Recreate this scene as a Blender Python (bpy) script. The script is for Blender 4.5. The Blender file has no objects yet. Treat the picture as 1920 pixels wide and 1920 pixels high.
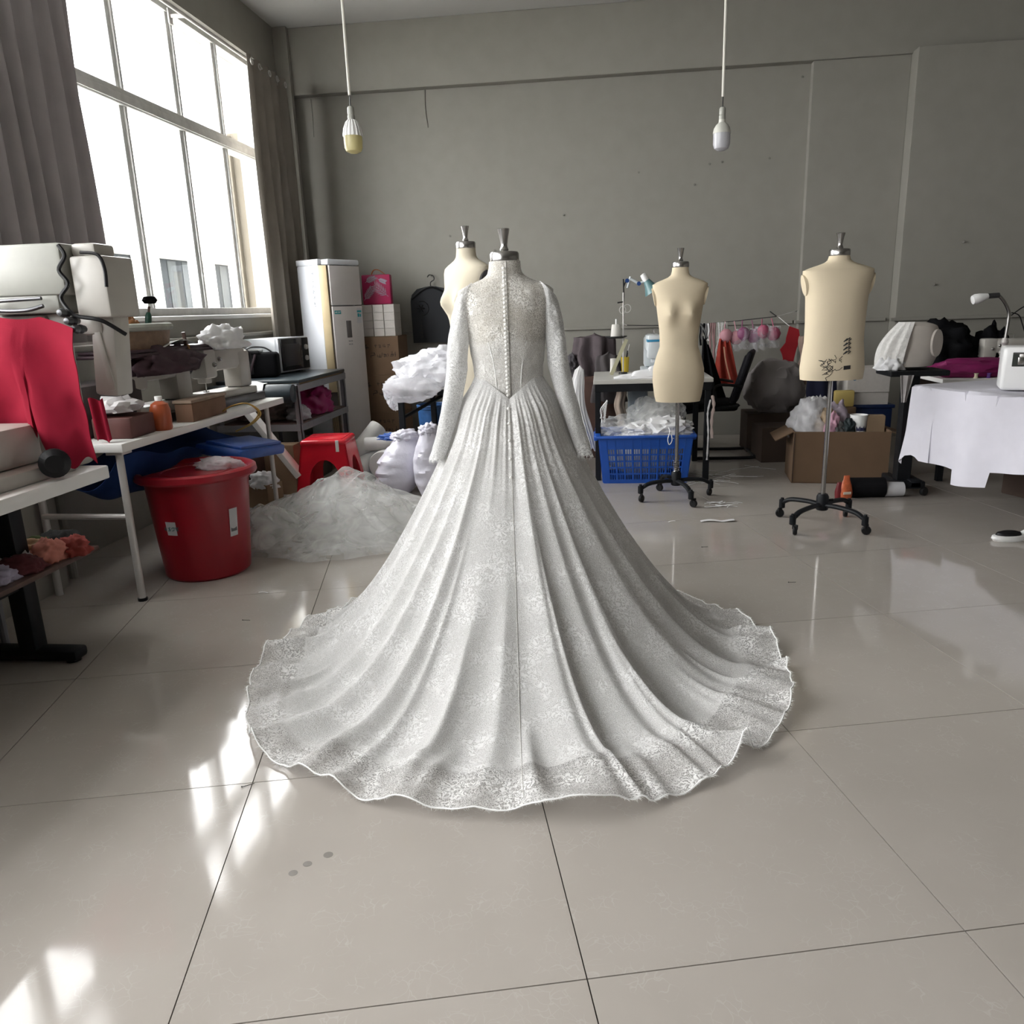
import bpy, bmesh, math, random
from mathutils import Vector, Matrix, noise

PI = math.pi
SC = bpy.context.scene
COL = SC.collection

# ------------------------------------------------------------------ camera
cam_data = bpy.data.cameras.new('camera')
cam_data.sensor_width = 36.0
cam_data.lens = 27.334
cam_data.clip_end = 300
cam = bpy.data.objects.new('camera', cam_data)
COL.objects.link(cam)
_r = Vector((0.99334358, 0.11022603, -0.03344786))
_u = Vector((0.00419342, 0.25557669, 0.96677969))
_w = Vector((-0.11511278, 0.96048466, -0.25341324))
m = Matrix.Identity(4)
for i in range(3):
    m[i][0] = _r[i]; m[i][1] = _u[i]; m[i][2] = -_w[i]
m[0][3], m[1][3], m[2][3] = 0.0, 0.0, 1.2837
cam.matrix_world = m
SC.camera = cam

# ------------------------------------------------------------------ sky: bright even overcast
world = bpy.data.worlds.new('overcast_sky')
SC.world = world
world.use_nodes = True
bg = world.node_tree.nodes['Background']
bg.inputs[0].default_value = (0.985, 0.995, 1.0, 1)
bg.inputs[1].default_value = 1.0

# ------------------------------------------------------------------ exposure and render look
SC.view_settings.view_transform = 'Standard'
SC.view_settings.look = 'None'
SC.view_settings.gamma = 1.0
SC.view_settings.use_curve_mapping = False
SC.view_settings.exposure = 4.36
SC.cycles.use_denoising = True
SC.cycles.max_bounces = 7
SC.cycles.diffuse_bounces = 4
SC.cycles.glossy_bounces = 3
SC.cycles.use_adaptive_sampling = True
SC.cycles.adaptive_threshold = 0.08
SC.cycles.transparent_max_bounces = 16
SC.cycles.sample_clamp_indirect = 6.0

# room limits (metres; the camera stands above the origin)
XL, XR, YF, YB, ZC = -2.97, 8.0, -6.0, 7.85, 3.83
XWIN = -3.08
WINDOWS = [(4.05, 7.28), (0.40, 3.75), (-3.20, 0.0)]
SILL, TRANSOM, HEAD = 1.31, 2.67, 3.44

def portal(y0, y1):
    ld = bpy.data.lights.new('window_portal', 'AREA')
    ld.shape = 'RECTANGLE'; ld.size = y1 - y0; ld.size_y = HEAD - SILL
    ld.cycles.is_portal = True
    o = bpy.data.objects.new('window_portal', ld); COL.objects.link(o)
    o.matrix_world = Matrix(((0, 0, -1, -3.20), (1, 0, 0, (y0 + y1) / 2), (0, -1, 0, (SILL + HEAD) / 2), (0, 0, 0, 1)))
for a, b in WINDOWS:
    portal(a, b)

# ------------------------------------------------------------------ helpers
def lin(c):
    return tuple(((v / 255) / 12.92 if v / 255 <= 0.04045 else ((v / 255 + 0.055) / 1.055) ** 2.4) for v in c)

def nt(name):
    mt = bpy.data.materials.new(name); mt.use_nodes = True
    t = mt.node_tree
    return mt, t, t.nodes['Principled BSDF'], t.nodes['Material Output']

def node(t, kind, **kw):
    n = t.nodes.new(kind)
    for k, v in kw.items():
        if k in n.inputs.keys() if hasattr(n.inputs, 'keys') else False:
            n.inputs[k].default_value = v
        else:
            setattr(n, k, v)
    return n

def sock(n, k, v):
    n.inputs[k].default_value = v

MATS = {}
def mat(name, col, rough=0.6, metal=0.0, var=0.06, scale=12.0, bump=0.0, bscale=60.0, spec=None, trans=0.0, stretch=None):
    """plain procedural material: colour with soft noise variation, optional fine relief"""
    if name in MATS: return MATS[name]
    mt, t, b, out = nt(name)
    tc = t.nodes.new('ShaderNodeTexCoord')
    src = tc.outputs['Object']
    if stretch:
        mp = t.nodes.new('ShaderNodeMapping'); sock(mp, 'Scale', stretch)
        t.links.new(src, mp.inputs[0]); src = mp.outputs[0]
    nz = t.nodes.new('ShaderNodeTexNoise'); sock(nz, 'Scale', scale); sock(nz, 'Detail', 4.0)
    t.links.new(src, nz.inputs['Vector'])
    mx = t.nodes.new('ShaderNodeMix'); mx.data_type = 'RGBA'
    lo = tuple(max(0, c * (1 - 2.2 * var)) for c in col) + (1,)
    hi = tuple(min(1, c * (1 + 2.2 * var)) for c in col) + (1,)
    mx.inputs[6].default_value = lo; mx.inputs[7].default_value = hi
    t.links.new(nz.outputs['Fac'], mx.inputs[0])
    t.links.new(mx.outputs[2], b.inputs['Base Color'])
    sock(b, 'Roughness', rough); sock(b, 'Metallic', metal)
    if spec is not None: sock(b, 'Specular IOR Level', spec)
    if bump:
        n2 = t.nodes.new('ShaderNodeTexNoise'); sock(n2, 'Scale', bscale); sock(n2, 'Detail', 3.0)
        t.links.new(src, n2.inputs['Vector'])
        bp = t.nodes.new('ShaderNodeBump'); sock(bp, 'Strength', bump); sock(bp, 'Distance', 0.01)
        t.links.new(n2.outputs['Fac'], bp.inputs['Height'])
        t.links.new(bp.outputs[0], b.inputs['Normal'])
    if trans:
        tl = t.nodes.new('ShaderNodeBsdfTranslucent'); t.links.new(mx.outputs[2], tl.inputs[0])
        ms = t.nodes.new('ShaderNodeMixShader'); sock(ms, 0, trans)
        t.links.new(b.outputs[0], ms.inputs[1]); t.links.new(tl.outputs[0], ms.inputs[2])
        t.links.new(ms.outputs[0], out.inputs[0])
    MATS[name] = mt
    return mt

def sheer(name, col, alpha, rough=0.7, fold=0.25, scale=9.0):
    """see-through woven or plastic sheet: part of the light passes straight through"""
    if name in MATS: return MATS[name]
    mt, t, b, out = nt(name)
    sock(b, 'Base Color', col + (1,)); sock(b, 'Roughness', rough)
    tl = t.nodes.new('ShaderNodeBsdfTranslucent'); sock(tl, 0, col + (1,))
    m1 = t.nodes.new('ShaderNodeMixShader'); sock(m1, 0, 0.35)
    t.links.new(b.outputs[0], m1.inputs[1]); t.links.new(tl.outputs[0], m1.inputs[2])
    tr = t.nodes.new('ShaderNodeBsdfTransparent')
    tc = t.nodes.new('ShaderNodeTexCoord')
    nz = t.nodes.new('ShaderNodeTexNoise'); sock(nz, 'Scale', scale); sock(nz, 'Detail', 5.0); sock(nz, 'Distortion', 1.2)
    t.links.new(tc.outputs['Object'], nz.inputs['Vector'])
    mr = t.nodes.new('ShaderNodeMapRange')
    sock(mr, 1, 0.3); sock(mr, 2, 0.7); sock(mr, 3, max(0, alpha - fold)); sock(mr, 4, min(1, alpha + fold))
    t.links.new(nz.outputs['Fac'], mr.inputs[0])
    m2 = t.nodes.new('ShaderNodeMixShader')
    t.links.new(mr.outputs[0], m2.inputs[0]); t.links.new(tr.outputs[0], m2.inputs[1]); t.links.new(m1.outputs[0], m2.inputs[2])
    t.links.new(m2.outputs[0], out.inputs[0])
    MATS[name] = mt
    return mt

# ---- geometry: every helper returns (verts, faces)
def join(*vfs):
    V, F = [], []
    for v, f in vfs:
        o = len(V); V += [tuple(p) for p in v]; F += [tuple(i + o for i in q) for q in f]
    return V, F

def move(vf, loc=(0, 0, 0), rot=None, scale=None):
    M = Matrix.Translation(loc)
    if rot: M = M @ (Matrix.Rotation(rot[2], 4, 'Z') @ Matrix.Rotation(rot[1], 4, 'Y') @ Matrix.Rotation(rot[0], 4, 'X'))
    if scale: M = M @ Matrix.Diagonal((*scale, 1))
    return [tuple(M @ Vector(p)) for p in vf[0]], vf[1]

def box(x0, x1, y0, y1, z0, z1, bev=0.0, seg=2):
    if bev <= 0:
        V = [(x0, y0, z0), (x1, y0, z0), (x1, y1, z0), (x0, y1, z0), (x0, y0, z1), (x1, y0, z1), (x1, y1, z1), (x0, y1, z1)]
        return V, [(3, 2, 1, 0), (4, 5, 6, 7), (0, 1, 5, 4), (1, 2, 6, 5), (2, 3, 7, 6), (3, 0, 4, 7)]
    bm = bmesh.new()
    bmesh.ops.create_cube(bm, size=1.0)
    for v in bm.verts:
        v.co = Vector(((x0 + x1) / 2 + v.co.x * (x1 - x0), (y0 + y1) / 2 + v.co.y * (y1 - y0), (z0 + z1) / 2 + v.co.z * (z1 - z0)))
    bev = min(bev, 0.49 * min(x1 - x0, y1 - y0, z1 - z0))
    bmesh.ops.bevel(bm, geom=list(bm.edges), offset=bev, segments=seg, profile=0.5, affect='EDGES')
    bm.verts.index_update()
    V = [tuple(v.co) for v in bm.verts]; F = [tuple(v.index for v in f.verts) for f in bm.faces]
    bm.free()
    return V, F

def cbox(c, s, bev=0.0, seg=2):
    return box(c[0] - s[0] / 2, c[0] + s[0] / 2, c[1] - s[1] / 2, c[1] + s[1] / 2, c[2] - s[2] / 2, c[2] + s[2] / 2, bev, seg)

def tube(pts, r, n=8, closed=False, cap=True, flat=1.0):
    pts = [Vector(p) for p in pts]
    R = r if isinstance(r, (list, tuple)) else [r] * len(pts)
    V, F = [], []
    L = len(pts)
    up = None
    for i, p in enumerate(pts):
        a = pts[(i - 1) % L] if (closed or i > 0) else p
        b = pts[(i + 1) % L] if (closed or i < L - 1) else p
        tdir = (b - a)
        tdir = tdir.normalized() if tdir.length > 1e-9 else Vector((0, 0, 1))
        if up is None:
            up = Vector((0, 0, 1)) if abs(tdir.z) < 0.9 else Vector((0, 1, 0))
        s = tdir.cross(up)
        if s.length < 1e-6: s = tdir.cross(Vector((1, 0, 0)))
        s.normalize(); u = s.cross(tdir).normalized(); up = u
        for k in range(n):
            an = 2 * PI * k / n
            V.append(tuple(p + s * (math.cos(an) * R[i]) + u * (math.sin(an) * R[i] * flat)))
    m_ = L if closed else L - 1
    for i in range(m_):
        for k in range(n):
            a = i * n + k; b = i * n + (k + 1) % n
            c = ((i + 1) % L) * n + (k + 1) % n; d = ((i + 1) % L) * n + k
            F.append((a, b, c, d))
    if cap and not closed:
        F.append(tuple(reversed(range(n)))); F.append(tuple(range((L - 1) * n, L * n)))
    return V, F

def spline(pts, k=6):
    """Catmull-Rom through points"""
    P = [Vector(p) for p in pts]; out = []
    for i in range(len(P) - 1):
        p0 = P[max(i - 1, 0)]; p1 = P[i]; p2 = P[i + 1]; p3 = P[min(i + 2, len(P) - 1)]
        for j in range(k):
            t = j / k
            out.append(0.5 * ((2 * p1) + (p2 - p0) * t + (2 * p0 - 5 * p1 + 4 * p2 - p3) * t * t + (3 * p1 - p0 - 3 * p2 + p3) * t ** 3))
    out.append(P[-1])
    return out

def lathe(prof, n=24, cap=True):
    V, F = [], []
    for r, z in prof:
        for k in range(n):
            a = 2 * PI * k / n; V.append((r * math.cos(a), r * math.sin(a), z))
    for i in range(len(prof) - 1):
        for k in range(n):
            F.append((i * n + k, i * n + (k + 1) % n, (i + 1) * n + (k + 1) % n, (i + 1) * n + k))
    if cap:
        if prof[0][0] > 1e-5: F.append(tuple(reversed(range(n))))
        if prof[-1][0] > 1e-5: F.append(tuple(range((len(prof) - 1) * n, len(prof) * n)))
    return V, F

def loft(rings, closed=True, cap=True):
    n = len(rings[0]); V = [tuple(p) for r in rings for p in r]; F = []
    for i in range(len(rings) - 1):
        for k in range(n if closed else n - 1):
            F.append((i * n + k, i * n + (k + 1) % n, (i + 1) * n + (k + 1) % n, (i + 1) * n + k))
    if cap and closed:
        F.append(tuple(reversed(range(n)))); F.append(tuple(range((len(rings) - 1) * n, len(rings) * n)))
    return V, F

def grid(fn, nu, nv):
    V = [tuple(fn(i / nu, j / nv)) for j in range(nv + 1) for i in range(nu + 1)]
    F = [(j * (nu + 1) + i, j * (nu + 1) + i + 1, (j + 1) * (nu + 1) + i + 1, (j + 1) * (nu + 1) + i) for j in range(nv) for i in range(nu)]
    return V, F

def shell(vf, th):
    """gives a sheet real thickness"""
    bm = bmesh.new()
    vs = [bm.verts.new(p) for p in vf[0]]
    for f in vf[1]:
        try: bm.faces.new([vs[i] for i in f])
        except ValueError: pass
    bm.normal_update()
    bmesh.ops.solidify(bm, geom=list(bm.faces), thickness=th)
    bm.verts.index_update()
    V = [tuple(v.co) for v in bm.verts]; F = [tuple(v.index for v in f.verts) for f in bm.faces]
    bm.free()
    return V, F

def prism(poly, z0, z1):
    n = len(poly)
    V = [(x, y, z0) for x, y in poly] + [(x, y, z1) for x, y in poly]
    F = [tuple(reversed(range(n))), tuple(range(n, 2 * n))] + [(i, (i + 1) % n, n + (i + 1) % n, n + i) for i in range(n)]
    return V, F

def nz3(x, y, z=0.0, s=1.0):
    return noise.noise(Vector((x * s, y * s, z * s)))

def blob(c, r, seed=0, amp=0.25, freq=2.2, sub=4, floor=None, ridge=0.0, crump=0.0):
    """soft crumpled heap"""
    bm = bmesh.new()
    bmesh.ops.create_icosphere(bm, subdivisions=sub, radius=1.0)
    o = Vector((seed * 7.3, seed * 3.1, seed * 1.7))
    V = []
    for v in bm.verts:
        d = v.co.normalized()
        k = 1 + amp * noise.noise(d * freq + o) + 0.5 * amp * noise.noise(d * freq * 2.3 + o * 2)
        if ridge: k += ridge * (1 - abs(noise.noise(d * freq * 1.7 + o * 3)) * 2.4)
        if crump: k += crump * (abs(noise.noise(d * freq * 4.1 + o)) - 0.2)
        p = Vector((c[0] + d.x * r[0] * k, c[1] + d.y * r[1] * k, c[2] + d.z * r[2] * k))
        if floor is not None and p.z < floor: p.z = floor + 0.0005 * (1 + d.x)
        V.append(tuple(p))
    bm.verts.index_update()
    F = [tuple(v.index for v in f.verts) for f in bm.faces]
    bm.free()
    return V, F

# ---- objects
def obj(name, vf, material, parent=None, smooth=True, angle=0.6, label=None, kind=None):
    me = bpy.data.meshes.new(name)
    me.from_pydata([tuple(p) for p in vf[0]], [], [tuple(f) for f in vf[1]])
    me.update()
    if smooth:
        me.shade_smooth()
        try: me.set_sharp_from_angle(angle=angle)
        except Exception: pass
    me.materials.append(material)
    o = bpy.data.objects.new(name, me); COL.objects.link(o)
    if parent is not None: o.parent = parent
    if label: o['label'] = label
    if kind: o['kind'] = kind
    return o

def inst(src, parent=None, loc=None, rot=None, name=None):
    o = src.copy(); COL.objects.link(o)
    if name: o.name = name
    o.parent = parent
    if loc is not None: o.location = loc
    if rot is not None: o.rotation_euler = rot
    return o

def thing(name, label, cat, loc=(0, 0, 0), rotz=0.0, group=None):
    o = bpy.data.objects.new(name, None); COL.objects.link(o)
    o.empty_display_size = 0.1
    o.location = loc; o.rotation_euler = (0, 0, rotz)
    o['label'] = label; o['category'] = cat
    if group: o['group'] = group
    return o

def tag(o, label, cat, group=None, kind=None):
    o['label'] = label; o['category'] = cat
    if group: o['group'] = group
    if kind: o['kind'] = kind
    return o

def single(name, vf, material, label, cat, loc=(0, 0, 0), rotz=0.0, group=None, smooth=True, angle=0.6):
    o = obj(name, vf, material, None, smooth, angle)
    o.location = loc; o.rotation_euler = (0, 0, rotz)
    return tag(o, label, cat, group)

def copy_tree(o, parent=None):
    c = o.copy(); COL.objects.link(c); c.parent = parent
    for ch in list(o.children): copy_tree(ch, c)
    return c

def structure(name, vf, material, parent=None, smooth=False):
    o = obj(name, vf, material, parent, smooth)
    if parent is None: o['kind'] = 'structure'
    return o


# ================================================================== THE SETTING
# ---- materials of the shell
def wall_material():
    mt, t, b, out = nt('painted_plaster')
    tc = t.nodes.new('ShaderNodeTexCoord')
    n1 = t.nodes.new('ShaderNodeTexNoise'); sock(n1, 'Scale', 0.55); sock(n1, 'Detail', 5.0)
    n2 = t.nodes.new('ShaderNodeTexNoise'); sock(n2, 'Scale', 7.0); sock(n2, 'Detail', 6.0)
    t.links.new(tc.outputs['Object'], n1.inputs['Vector']); t.links.new(tc.outputs['Object'], n2.inputs['Vector'])
    mx = t.nodes.new('ShaderNodeMix'); mx.data_type = 'RGBA'
    mx.inputs[6].default_value = (0.262, 0.252, 0.222, 1); mx.inputs[7].default_value = (0.294, 0.281, 0.250, 1)
    t.links.new(n1.outputs['Fac'], mx.inputs[0])
    m2 = t.nodes.new('ShaderNodeMix'); m2.data_type = 'RGBA'; m2.blend_type = 'MULTIPLY'; sock(m2, 0, 0.16)
    t.links.new(mx.outputs[2], m2.inputs[6]); t.links.new(n2.outputs['Fac'], m2.inputs[7])
    t.links.new(m2.outputs[2], b.inputs['Base Color'])
    sock(b, 'Roughness', 0.55); sock(b, 'Specular IOR Level', 0.3)
    bp = t.nodes.new('ShaderNodeBump'); sock(bp, 'Strength', 0.12); sock(bp, 'Distance', 0.01)
    t.links.new(n2.outputs['Fac'], bp.inputs['Height']); t.links.new(bp.outputs[0], b.inputs['Normal'])
    return mt
M_WALL = wall_material()
M_CEIL = mat('ceiling_paint', (0.46, 0.455, 0.435), 0.8, var=0.02, scale=1.5)

def tile_material():
    mt, t, b, out = nt('polished_porcelain')
    tc = t.nodes.new('ShaderNodeTexCoord'); oi = t.nodes.new('ShaderNodeObjectInfo')
    ad = t.nodes.new('ShaderNodeVectorMath'); ad.operation = 'MULTIPLY_ADD'
    ad.inputs[1].default_value = (1, 1, 1)
    t.links.new(tc.outputs['Object'], ad.inputs[0])
    mu = t.nodes.new('ShaderNodeMath'); mu.operation = 'MULTIPLY'; mu.inputs[1].default_value = 37.0
    t.links.new(oi.outputs['Random'], mu.inputs[0]); t.links.new(mu.outputs[0], ad.inputs[2])
    # fine crackle veins
    nd = t.nodes.new('ShaderNodeTexNoise'); sock(nd, 'Scale', 9.0); sock(nd, 'Detail', 3.0)
    t.links.new(ad.outputs[0], nd.inputs['Vector'])
    vm = t.nodes.new('ShaderNodeVectorMath'); vm.operation = 'MULTIPLY_ADD'; vm.inputs[1].default_value = (0.12, 0.12, 0.12)
    t.links.new(nd.outputs['Color'], vm.inputs[0]); t.links.new(ad.outputs[0], vm.inputs[2])
    vo = t.nodes.new('ShaderNodeTexVoronoi'); vo.feature = 'DISTANCE_TO_EDGE'; sock(vo, 'Scale', 38.0)
    t.links.new(vm.outputs[0], vo.inputs['Vector'])
    mr = t.nodes.new('ShaderNodeMapRange'); sock(mr, 1, 0.0); sock(mr, 2, 0.045); sock(mr, 3, 1.0); sock(mr, 4, 0.0)
    t.links.new(vo.outputs['Distance'], mr.inputs[0])
    ng = t.nodes.new('ShaderNodeTexNoise'); sock(ng, 'Scale', 14.0); sock(ng, 'Detail', 2.0)
    t.links.new(ad.outputs[0], ng.inputs['Vector'])
    gm = t.nodes.new('ShaderNodeMapRange'); sock(gm, 1, 0.48); sock(gm, 2, 0.62); sock(gm, 3, 0.0); sock(gm, 4, 0.75)
    t.links.new(ng.outputs['Fac'], gm.inputs[0])
    mm = t.nodes.new('ShaderNodeMath'); mm.operation = 'MULTIPLY'
    t.links.new(mr.outputs[0], mm.inputs[0]); t.links.new(gm.outputs[0], mm.inputs[1])
    nb = t.nodes.new('ShaderNodeTexNoise'); sock(nb, 'Scale', 5.0); sock(nb, 'Detail', 8.0)
    t.links.new(ad.outputs[0], nb.inputs['Vector'])
    c1 = t.nodes.new('ShaderNodeMix'); c1.data_type = 'RGBA'
    c1.inputs[6].default_value = (0.352, 0.320, 0.290, 1); c1.inputs[7].default_value = (0.392, 0.360, 0.328, 1)
    t.links.new(nb.outputs['Fac'], c1.inputs[0])
    c2 = t.nodes.new('ShaderNodeMix'); c2.data_type = 'RGBA'; c2.inputs[7].default_value = (0.425, 0.396, 0.37, 1)
    t.links.new(mm.outputs[0], c2.inputs[0]); t.links.new(c1.outputs[2], c2.inputs[6])
    t.links.new(c2.outputs[2], b.inputs['Base Color'])
    rr = t.nodes.new('ShaderNodeMapRange'); sock(rr, 1, 0.35); sock(rr, 2, 0.7); sock(rr, 3, 0.05); sock(rr, 4, 0.11)
    t.links.new(nb.outputs['Fac'], rr.inputs[0]); t.links.new(rr.outputs[0], b.inputs['Roughness'])
    sock(b, 'Specular IOR Level', 0.30)
    return mt
M_TILE = tile_material()
M_GROUT = mat('dark_grout', (0.045, 0.040, 0.036), 0.95, spec=0.02)

# ---- floor: a bed of grout carrying 0.8 m tiles laid at an angle to the walls
floor = structure('floor', box(XL - 0.3, XR + 0.2, YF - 0.2, YB + 0.3, -0.12, -0.004), M_GROUT)
TA = 0.228392
TC, TS = math.cos(TA), math.sin(TA)
TO = (-1.59158, 0.89105)
def clip(poly, ax, lim, keep_less):
    out = []
    for i in range(len(poly)):
        a, b = poly[i], poly[(i + 1) % len(poly)]
        ia = (a[ax] <= lim) if keep_less else (a[ax] >= lim); ib = (b[ax] <= lim) if keep_less else (b[ax] >= lim)
        if ia: out.append(a)
        if ia != ib:
            t = (lim - a[ax]) / (b[ax] - a[ax]); out.append((a[0] + t * (b[0] - a[0]), a[1] + t * (b[1] - a[1])))
    return out
def slab(poly):
    V, F = prism(poly, -0.010, 0.0)
    return V, F[1:]
g = 0.0014
full = None
for i in range(-14, 16):
    for j in range(-10, 16):
        loc = [(0.8 * i + g, 0.8 * j + g), (0.8 * (i + 1) - g, 0.8 * j + g), (0.8 * (i + 1) - g, 0.8 * (j + 1) - g), (0.8 * i + g, 0.8 * (j + 1) - g)]
        poly = [(TO[0] + TC * x - TS * y, TO[1] + TS * x + TC * y) for x, y in loc]
        c = poly
        for ax, lim, kl in ((0, XL + 0.01, False), (0, 5.2, True), (1, 0.2, False), (1, YB - 0.01, True)):
            if c: c = clip(c, ax, lim, kl)
        if len(c) < 3: continue
        if c == poly:
            ox, oy = poly[0]
            if full is None:
                full = obj('floor_tile', slab([(0.0, 0.0), (0.7972, 0.0), (0.7972, 0.7972), (0.0, 0.7972)]), M_TILE, floor, smooth=False)
                t_ = full
            else:
                t_ = inst(full, floor)
            t_.location = (ox, oy, 0); t_.rotation_euler = (0, 0, TA)
        else:
            xs = [p[0] for p in c]; ys = [p[1] for p in c]
            if (max(xs) - min(xs)) * (max(ys) - min(ys)) < 0.002: continue
            obj('floor_tile', slab(c), M_TILE, floor, smooth=False)

# the same paving continues beyond the tiles one can see
obj('floor_paving', join(box(5.202, XR - 0.01, YF + 0.01, YB - 0.01, -0.01, 0.0), box(XL + 0.01, 5.198, YF + 0.01, 0.198, -0.01, 0.0)), M_TILE, floor, smooth=False)

# ---- ceiling and walls
structure('ceiling', box(XL - 0.3, XR + 0.2, YF - 0.2, YB + 0.3, ZC, ZC + 0.15), M_CEIL)

def wall_with_openings(x0, x1, y0, y1, openings):
    parts = []
    ys = sorted(openings)
    cur = y0
    for a, b in ys:
        parts.append(box(x0, x1, cur, a, 0, ZC)); parts.append(box(x0, x1, a, b, 0, SILL)); parts.append(box(x0, x1, a, b, HEAD, ZC))
        cur = b
    parts.append(box(x0, x1, cur, y1, 0, ZC))
    return join(*parts)
wall_left = structure('wall_left', wall_with_openings(XL - 0.26, XL, YF, YB, WINDOWS), M_WALL)
M_SILL = mat('sill_plaster', (0.70, 0.70, 0.68), 0.5, var=0.03)
structure('trim_1', join(box(XL, XL + 0.05, 3.44, YB - 0.18, 0.0, 1.13, 0.004), box(XL, XL + 0.075, 3.44, YB - 0.18, 1.13, 1.16, 0.006), box(XL, -2.68, YF, 3.44, 0.0, 1.13, 0.004)), M_WALL)
structure('trim_8', join(tube([(-2.80, 3.53, 0.0), (-2.80, 3.53, 1.1)], 0.018, 10), tube([(-2.74, 3.56, 0.0), (-2.74, 3.56, 1.1)], 0.022, 10)), M_WALL)
structure('wall_back', box(XL - 0.26, XR, YB, YB + 0.25, 0, ZC), M_WALL)
structure('wall_right', box(XR, XR + 0.2, YF, YB + 0.25, 0, ZC), M_WALL)
structure('wall_front', box(XL - 0.26, XR + 0.2, YF - 0.2, YF, 0, ZC), M_WALL)
# beam across the top of the back wall, stepped piers and dado ledge
structure('trim_2', box(XL, XR, YB - 0.11, YB, 3.27, ZC, 0.006), M_WALL)
structure('trim_3', box(XL, XL + 0.13, YB - 0.17, YB - 0.11, 0, ZC, 0.004), M_WALL)
structure('trim_4', box(1.84, 2.65, YB - 0.085, YB, 0, 3.27, 0.004), M_WALL)
structure('trim_5', box(2.65, XR, YB - 0.24, YB, 0, 3.285, 0.004), M_WALL)
structure('trim_6', join(box(XL + 0.06, 1.80, YB - 0.022, YB, 1.055, 1.085, 0.004), box(1.80, 2.61, YB - 0.115, YB - 0.084, 1.055, 1.085, 0.004),
                         box(2.60, XR, YB - 0.275, YB - 0.239, 1.055, 1.085, 0.004)), M_WALL)
# sagging crack and conduit marks on the back wall
M_CRACK = mat('crack_grey', (0.20, 0.19, 0.17), 0.9)
structure('trim_7', join(tube(spline([(-1.62, YB - 0.002, 3.27), (-1.625, YB - 0.002, 3.12), (-1.61, YB - 0.002, 2.95)]), 0.007, 5),
                         tube(spline([(-2.72, YB - 0.002, 3.26), (-2.717, YB - 0.002, 3.12), (-2.723, YB - 0.002, 2.93)]), 0.004, 5)), M_CRACK)
for k, (x, z) in enumerate([(0.86, 2.33), (0.99, 2.50), (0.35, 2.46), (-0.35, 2.12), (-1.45, 1.98), (-1.02, 1.83), (1.10, 2.51), (1.52, 2.52), (1.77, 3.17)]):
    tag(obj('nail', move(lathe([(0.0, 0), (0.009, 0.002), (0.011, 0.007), (0.0, 0.010)], 8), (x, YB - (0.085 if x > 1.84 else 0), z), (PI / 2, 0, 0)), M_CRACK),
        ['small dark nail on the wall left of the right bulb', 'small nail at upper right of the right hanging bulb', 'dark nail in the middle of the back wall',
         'tiny nail on the wall above the bridal gown', 'tiny nail on the wall above the back torso form', 'tiny nail on the wall between the two knobs',
         'small nail just right of the right hanging bulb', 'small nail beside the first wall step', 'dark nail under the beam at the first wall step'][k], 'nail', 'nails in the back wall')
for k, (x, z) in enumerate([(2.95, 1.36), (3.16, 1.71)]):
    tag(obj('wall_hook', move(join(tube([(0, 0, 0), (0, -0.03, 0), (0, -0.035, 0.015)], 0.006, 6), lathe([(0, -0.002), (0.014, 0), (0, 0.004)], 8)), (x, YB - 0.24, z)), M_CRACK),
        ['small dark hook on the wall above the black cloth', 'small hook higher on the right wall part'][k], 'hook')

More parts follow.
